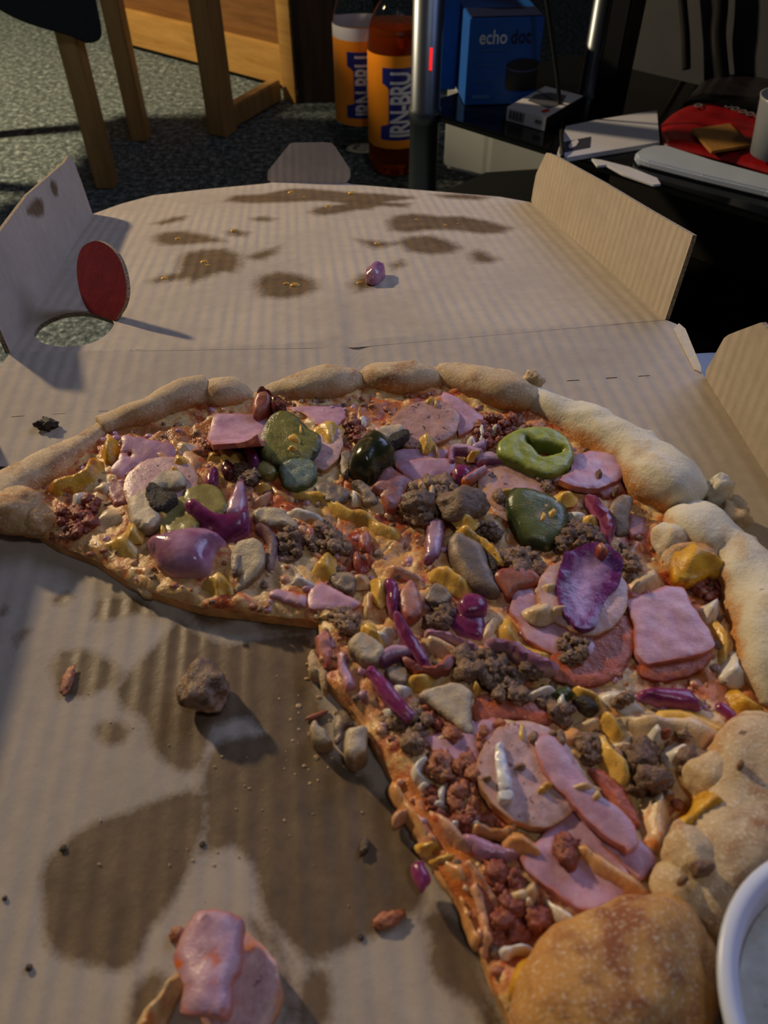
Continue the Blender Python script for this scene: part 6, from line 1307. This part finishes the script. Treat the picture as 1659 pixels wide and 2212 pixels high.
# red crisp packet
pk = thing('snack_packet', 'red and black snack packet lying flat on the stand', 'packet', P((1540, 260), SZ))
def pillow(name, px, z, hgt, mat, par, sp=0.008):
    ol = resample(np.array([P(q, z)[:2] for q in px]), sp); V, Fc, d = trifill(ol, (), sp); t = np.clip(d/0.03, 0, 1)
    zt = z+hgt*np.sqrt(1-(1-t)**2)+0.003*np.array([noise.noise(Vector((x*40, y*40, 3))) for x, y in V])*t; F1, s1 = solid(V, Fc)
    return link(name, mesh(name, np.r_[np.c_[V, zt], np.c_[V, np.full(len(V), z-0.002)]], F1+s1), par, mat)
redf = plain('red_foil', (140, 12, 18), 0.35, 30, 0.15, 0.3); blkf = plain('black_foil', (34, 30, 34), 0.3, 30, 0.2, 0.3)
pillow('packet_front', [(1426, 272), (1452, 246), (1500, 222), (1560, 228), (1620, 246), (1690, 262), (1700, 385), (1600, 355), (1500, 330), (1432, 312)], SZ+0.003, 0.006, redf, pk)
pillow('packet_top', [(1478, 222), (1515, 178), (1560, 162), (1640, 166), (1720, 184), (1720, 268), (1640, 252), (1570, 232), (1510, 226)], SZ+0.003, 0.006, blkf, pk)
pg_ = plain('packet_lettering_grey', (110, 108, 118), 0.4)
for k, (x, y) in enumerate([(1508, 228), (1561, 222), (1574, 229), (1588, 235), (1604, 241), (1620, 246), (1638, 251)]):
    c_ = P((x, y), SZ+0.0105)[:2]; n = 14; u_ = sd; v_ = sn
    a_, b_ = (0.0050, 0.0085)
    V = []; 
    for k2_ in range(n): 
        t = 2*math.pi*k2_/n; V.append((c_[0]+u_[0]*a_*math.cos(t)+v_[0]*b_*math.sin(t), c_[1]+u_[1]*a_*math.cos(t)+v_[1]*b_*math.sin(t), SZ+0.0108))
    for k2_ in range(n): 
        t = 2*math.pi*k2_/n; V.append((c_[0]+u_[0]*a_*0.5*math.cos(t)+v_[0]*b_*0.5*math.sin(t), c_[1]+u_[1]*a_*0.5*math.cos(t)+v_[1]*b_*0.5*math.sin(t), SZ+0.0108))
    link('lettering', mesh('lettering', V, [(i, (i+1) % n, (i+1) % n+n, i+n) for i in range(n)], False), pk, pg_)
tag(prism('coaster', [P(q, SZ+0.015)[:2] for q in [(1493, 278), (1577, 265), (1622, 313), (1537, 327)]], SZ+0.0115, SZ+0.015, plain('tan_card', (150, 106, 50), 0.5, 20, 0.15), None, 0.001), 'tan square card lying on the red snack packet', 'card')
# cup and slim tray edge
cp = P((1668, 345), SZ+0.012)[:2]
frost = NT('frosted_plastic'); frost.b.inputs['Transmission Weight'].default_value = 0.5; frost = frost.out(lin((190, 198, 208)), 0.3)
cu2 = thing('plastic_cup', 'frosted plastic cup lying by the right edge on the packet', 'cup', (cp[0], cp[1], SZ))
lathe('cup_body', cp, [(0.022, SZ+0.016), (0.026, SZ+0.018), (0.034, SZ+0.075), (0.035, SZ+0.078), (0.033, SZ+0.078), (0.025, SZ+0.021), (0.0005, SZ+0.020)], frost, cu2, 40, False)
ty = prism('silver_tray', [P(q, SZ+0.009)[:2] for q in [(1372, 330), (1385, 320), (1412, 313), (1440, 313), (1540, 345), (1659, 377), (1760, 405), (1760, 440), (1659, 411), (1517, 377), (1400, 347), (1378, 340)]], SZ+0.0004, SZ+0.009, plain('silver_grey', (176, 188, 208), 0.35, 20, 0.05), None, 0.002)
tag(ty, 'slim pale grey tray along the front edge of the stand', 'tray')
pp = prism('paper_strip', [P(q, SZ+0.003)[:2] for q in [(1278, 342), (1300, 345), (1360, 360), (1420, 384), (1428, 397), (1412, 399), (1346, 376), (1310, 356), (1290, 358)]], SZ+0.0004, SZ+0.003, whitec, None, 0.0005)
tag(pp, 'narrow strip of white paper under the front edge of the tray', 'paper')
# white and black boxes under the shelf
w0, w1 = P((1046, 369), FZ+0.055), P((953, 346), FZ+0.055)
wz = zat(P((953, 346), -0.34)[:2], 262)
wbx = prism('white_box', [P((953, 346), -0.33)[:2], P((1049, 369), -0.33)[:2], P((1215, 400), -0.33)[:2], P((1215, 400), -0.33)[:2]+sn*0.16, P((953, 346), -0.33)[:2]+sn*0.16], -0.345, -0.20, plain('white_shell', (186, 190, 192), 0.35, 20, 0.03), None, 0.008)
tag(wbx, 'white box standing on the lower glass shelf behind the pole', 'box')
bz = -0.24
bb = prism('black_box', [P((950, 414), bz)[:2], P((1046, 370), bz)[:2], P((1170, 362), bz)[:2], P((1230, 420), bz)[:2], P((1100, 470), bz)[:2]], FZ+0.0535, bz, plain('black_matt', (18, 22, 22), 0.5), None, 0.004)
tag(bb, 'matt black box in front of the white box under the shelf', 'box')
# hanging cables
def cable(label, pts, r, name='cable'):
    c = catmull([np.array(p, float) for p in pts], False, 8); n = 8; V = []
    for i in range(len(c)):
        t = un(c[min(i+1, len(c)-1)]-c[max(i-1, 0)]); s1 = un(np.cross(t, np.array([0.3, 1, 0.2]))); s2 = np.cross(t, s1)
        for k in range(n): a = 2*math.pi*k/n; V.append(c[i]+(s1*math.cos(a)+s2*math.sin(a))*r)
    Fc = [(i*n+k, i*n+(k+1) % n, (i+1)*n+(k+1) % n, (i+1)*n+k) for i in range(len(c)-1) for k in range(n)]+[tuple(range(n-1, -1, -1)), tuple((len(c)-1)*n+k for k in range(n))]
    return tag(link(name, mesh(name, V, Fc), None, plain('black_cable', (12, 12, 14), 0.5)), label, 'cable')
n_c = un(np.array([-sn[0], -sn[1], 0])); o_c = np.r_[k1, SZ]+np.array([0, -0.03, 0])
cable('thin black cable hanging in front of the blue speaker carton', [PL(q, o_c+np.array([0.02, -0.03, 0]), n_c) for q in [(1170, -60), (1182, 10), (1193, 90), (1205, 180), (1212, 260)]]+[P((1213, 300), SZ+0.012), P((1215, 338), SZ+0.006)], 0.0026)
o_w = np.r_[wb, 0]-np.r_[sn, 0]*0.02
cable('black cable hanging on the wall above the packet, left one', [PL(q, o_w, n_c) for q in [(1470, -50), (1476, 20), (1481, 80), (1483, 150)]], 0.006)
cable('thick black cable hanging on the wall, right of the other wall cable', [PL(q, o_w, n_c) for q in [(1558, -50), (1556, 20), (1552, 80), (1560, 170)]], 0.010)
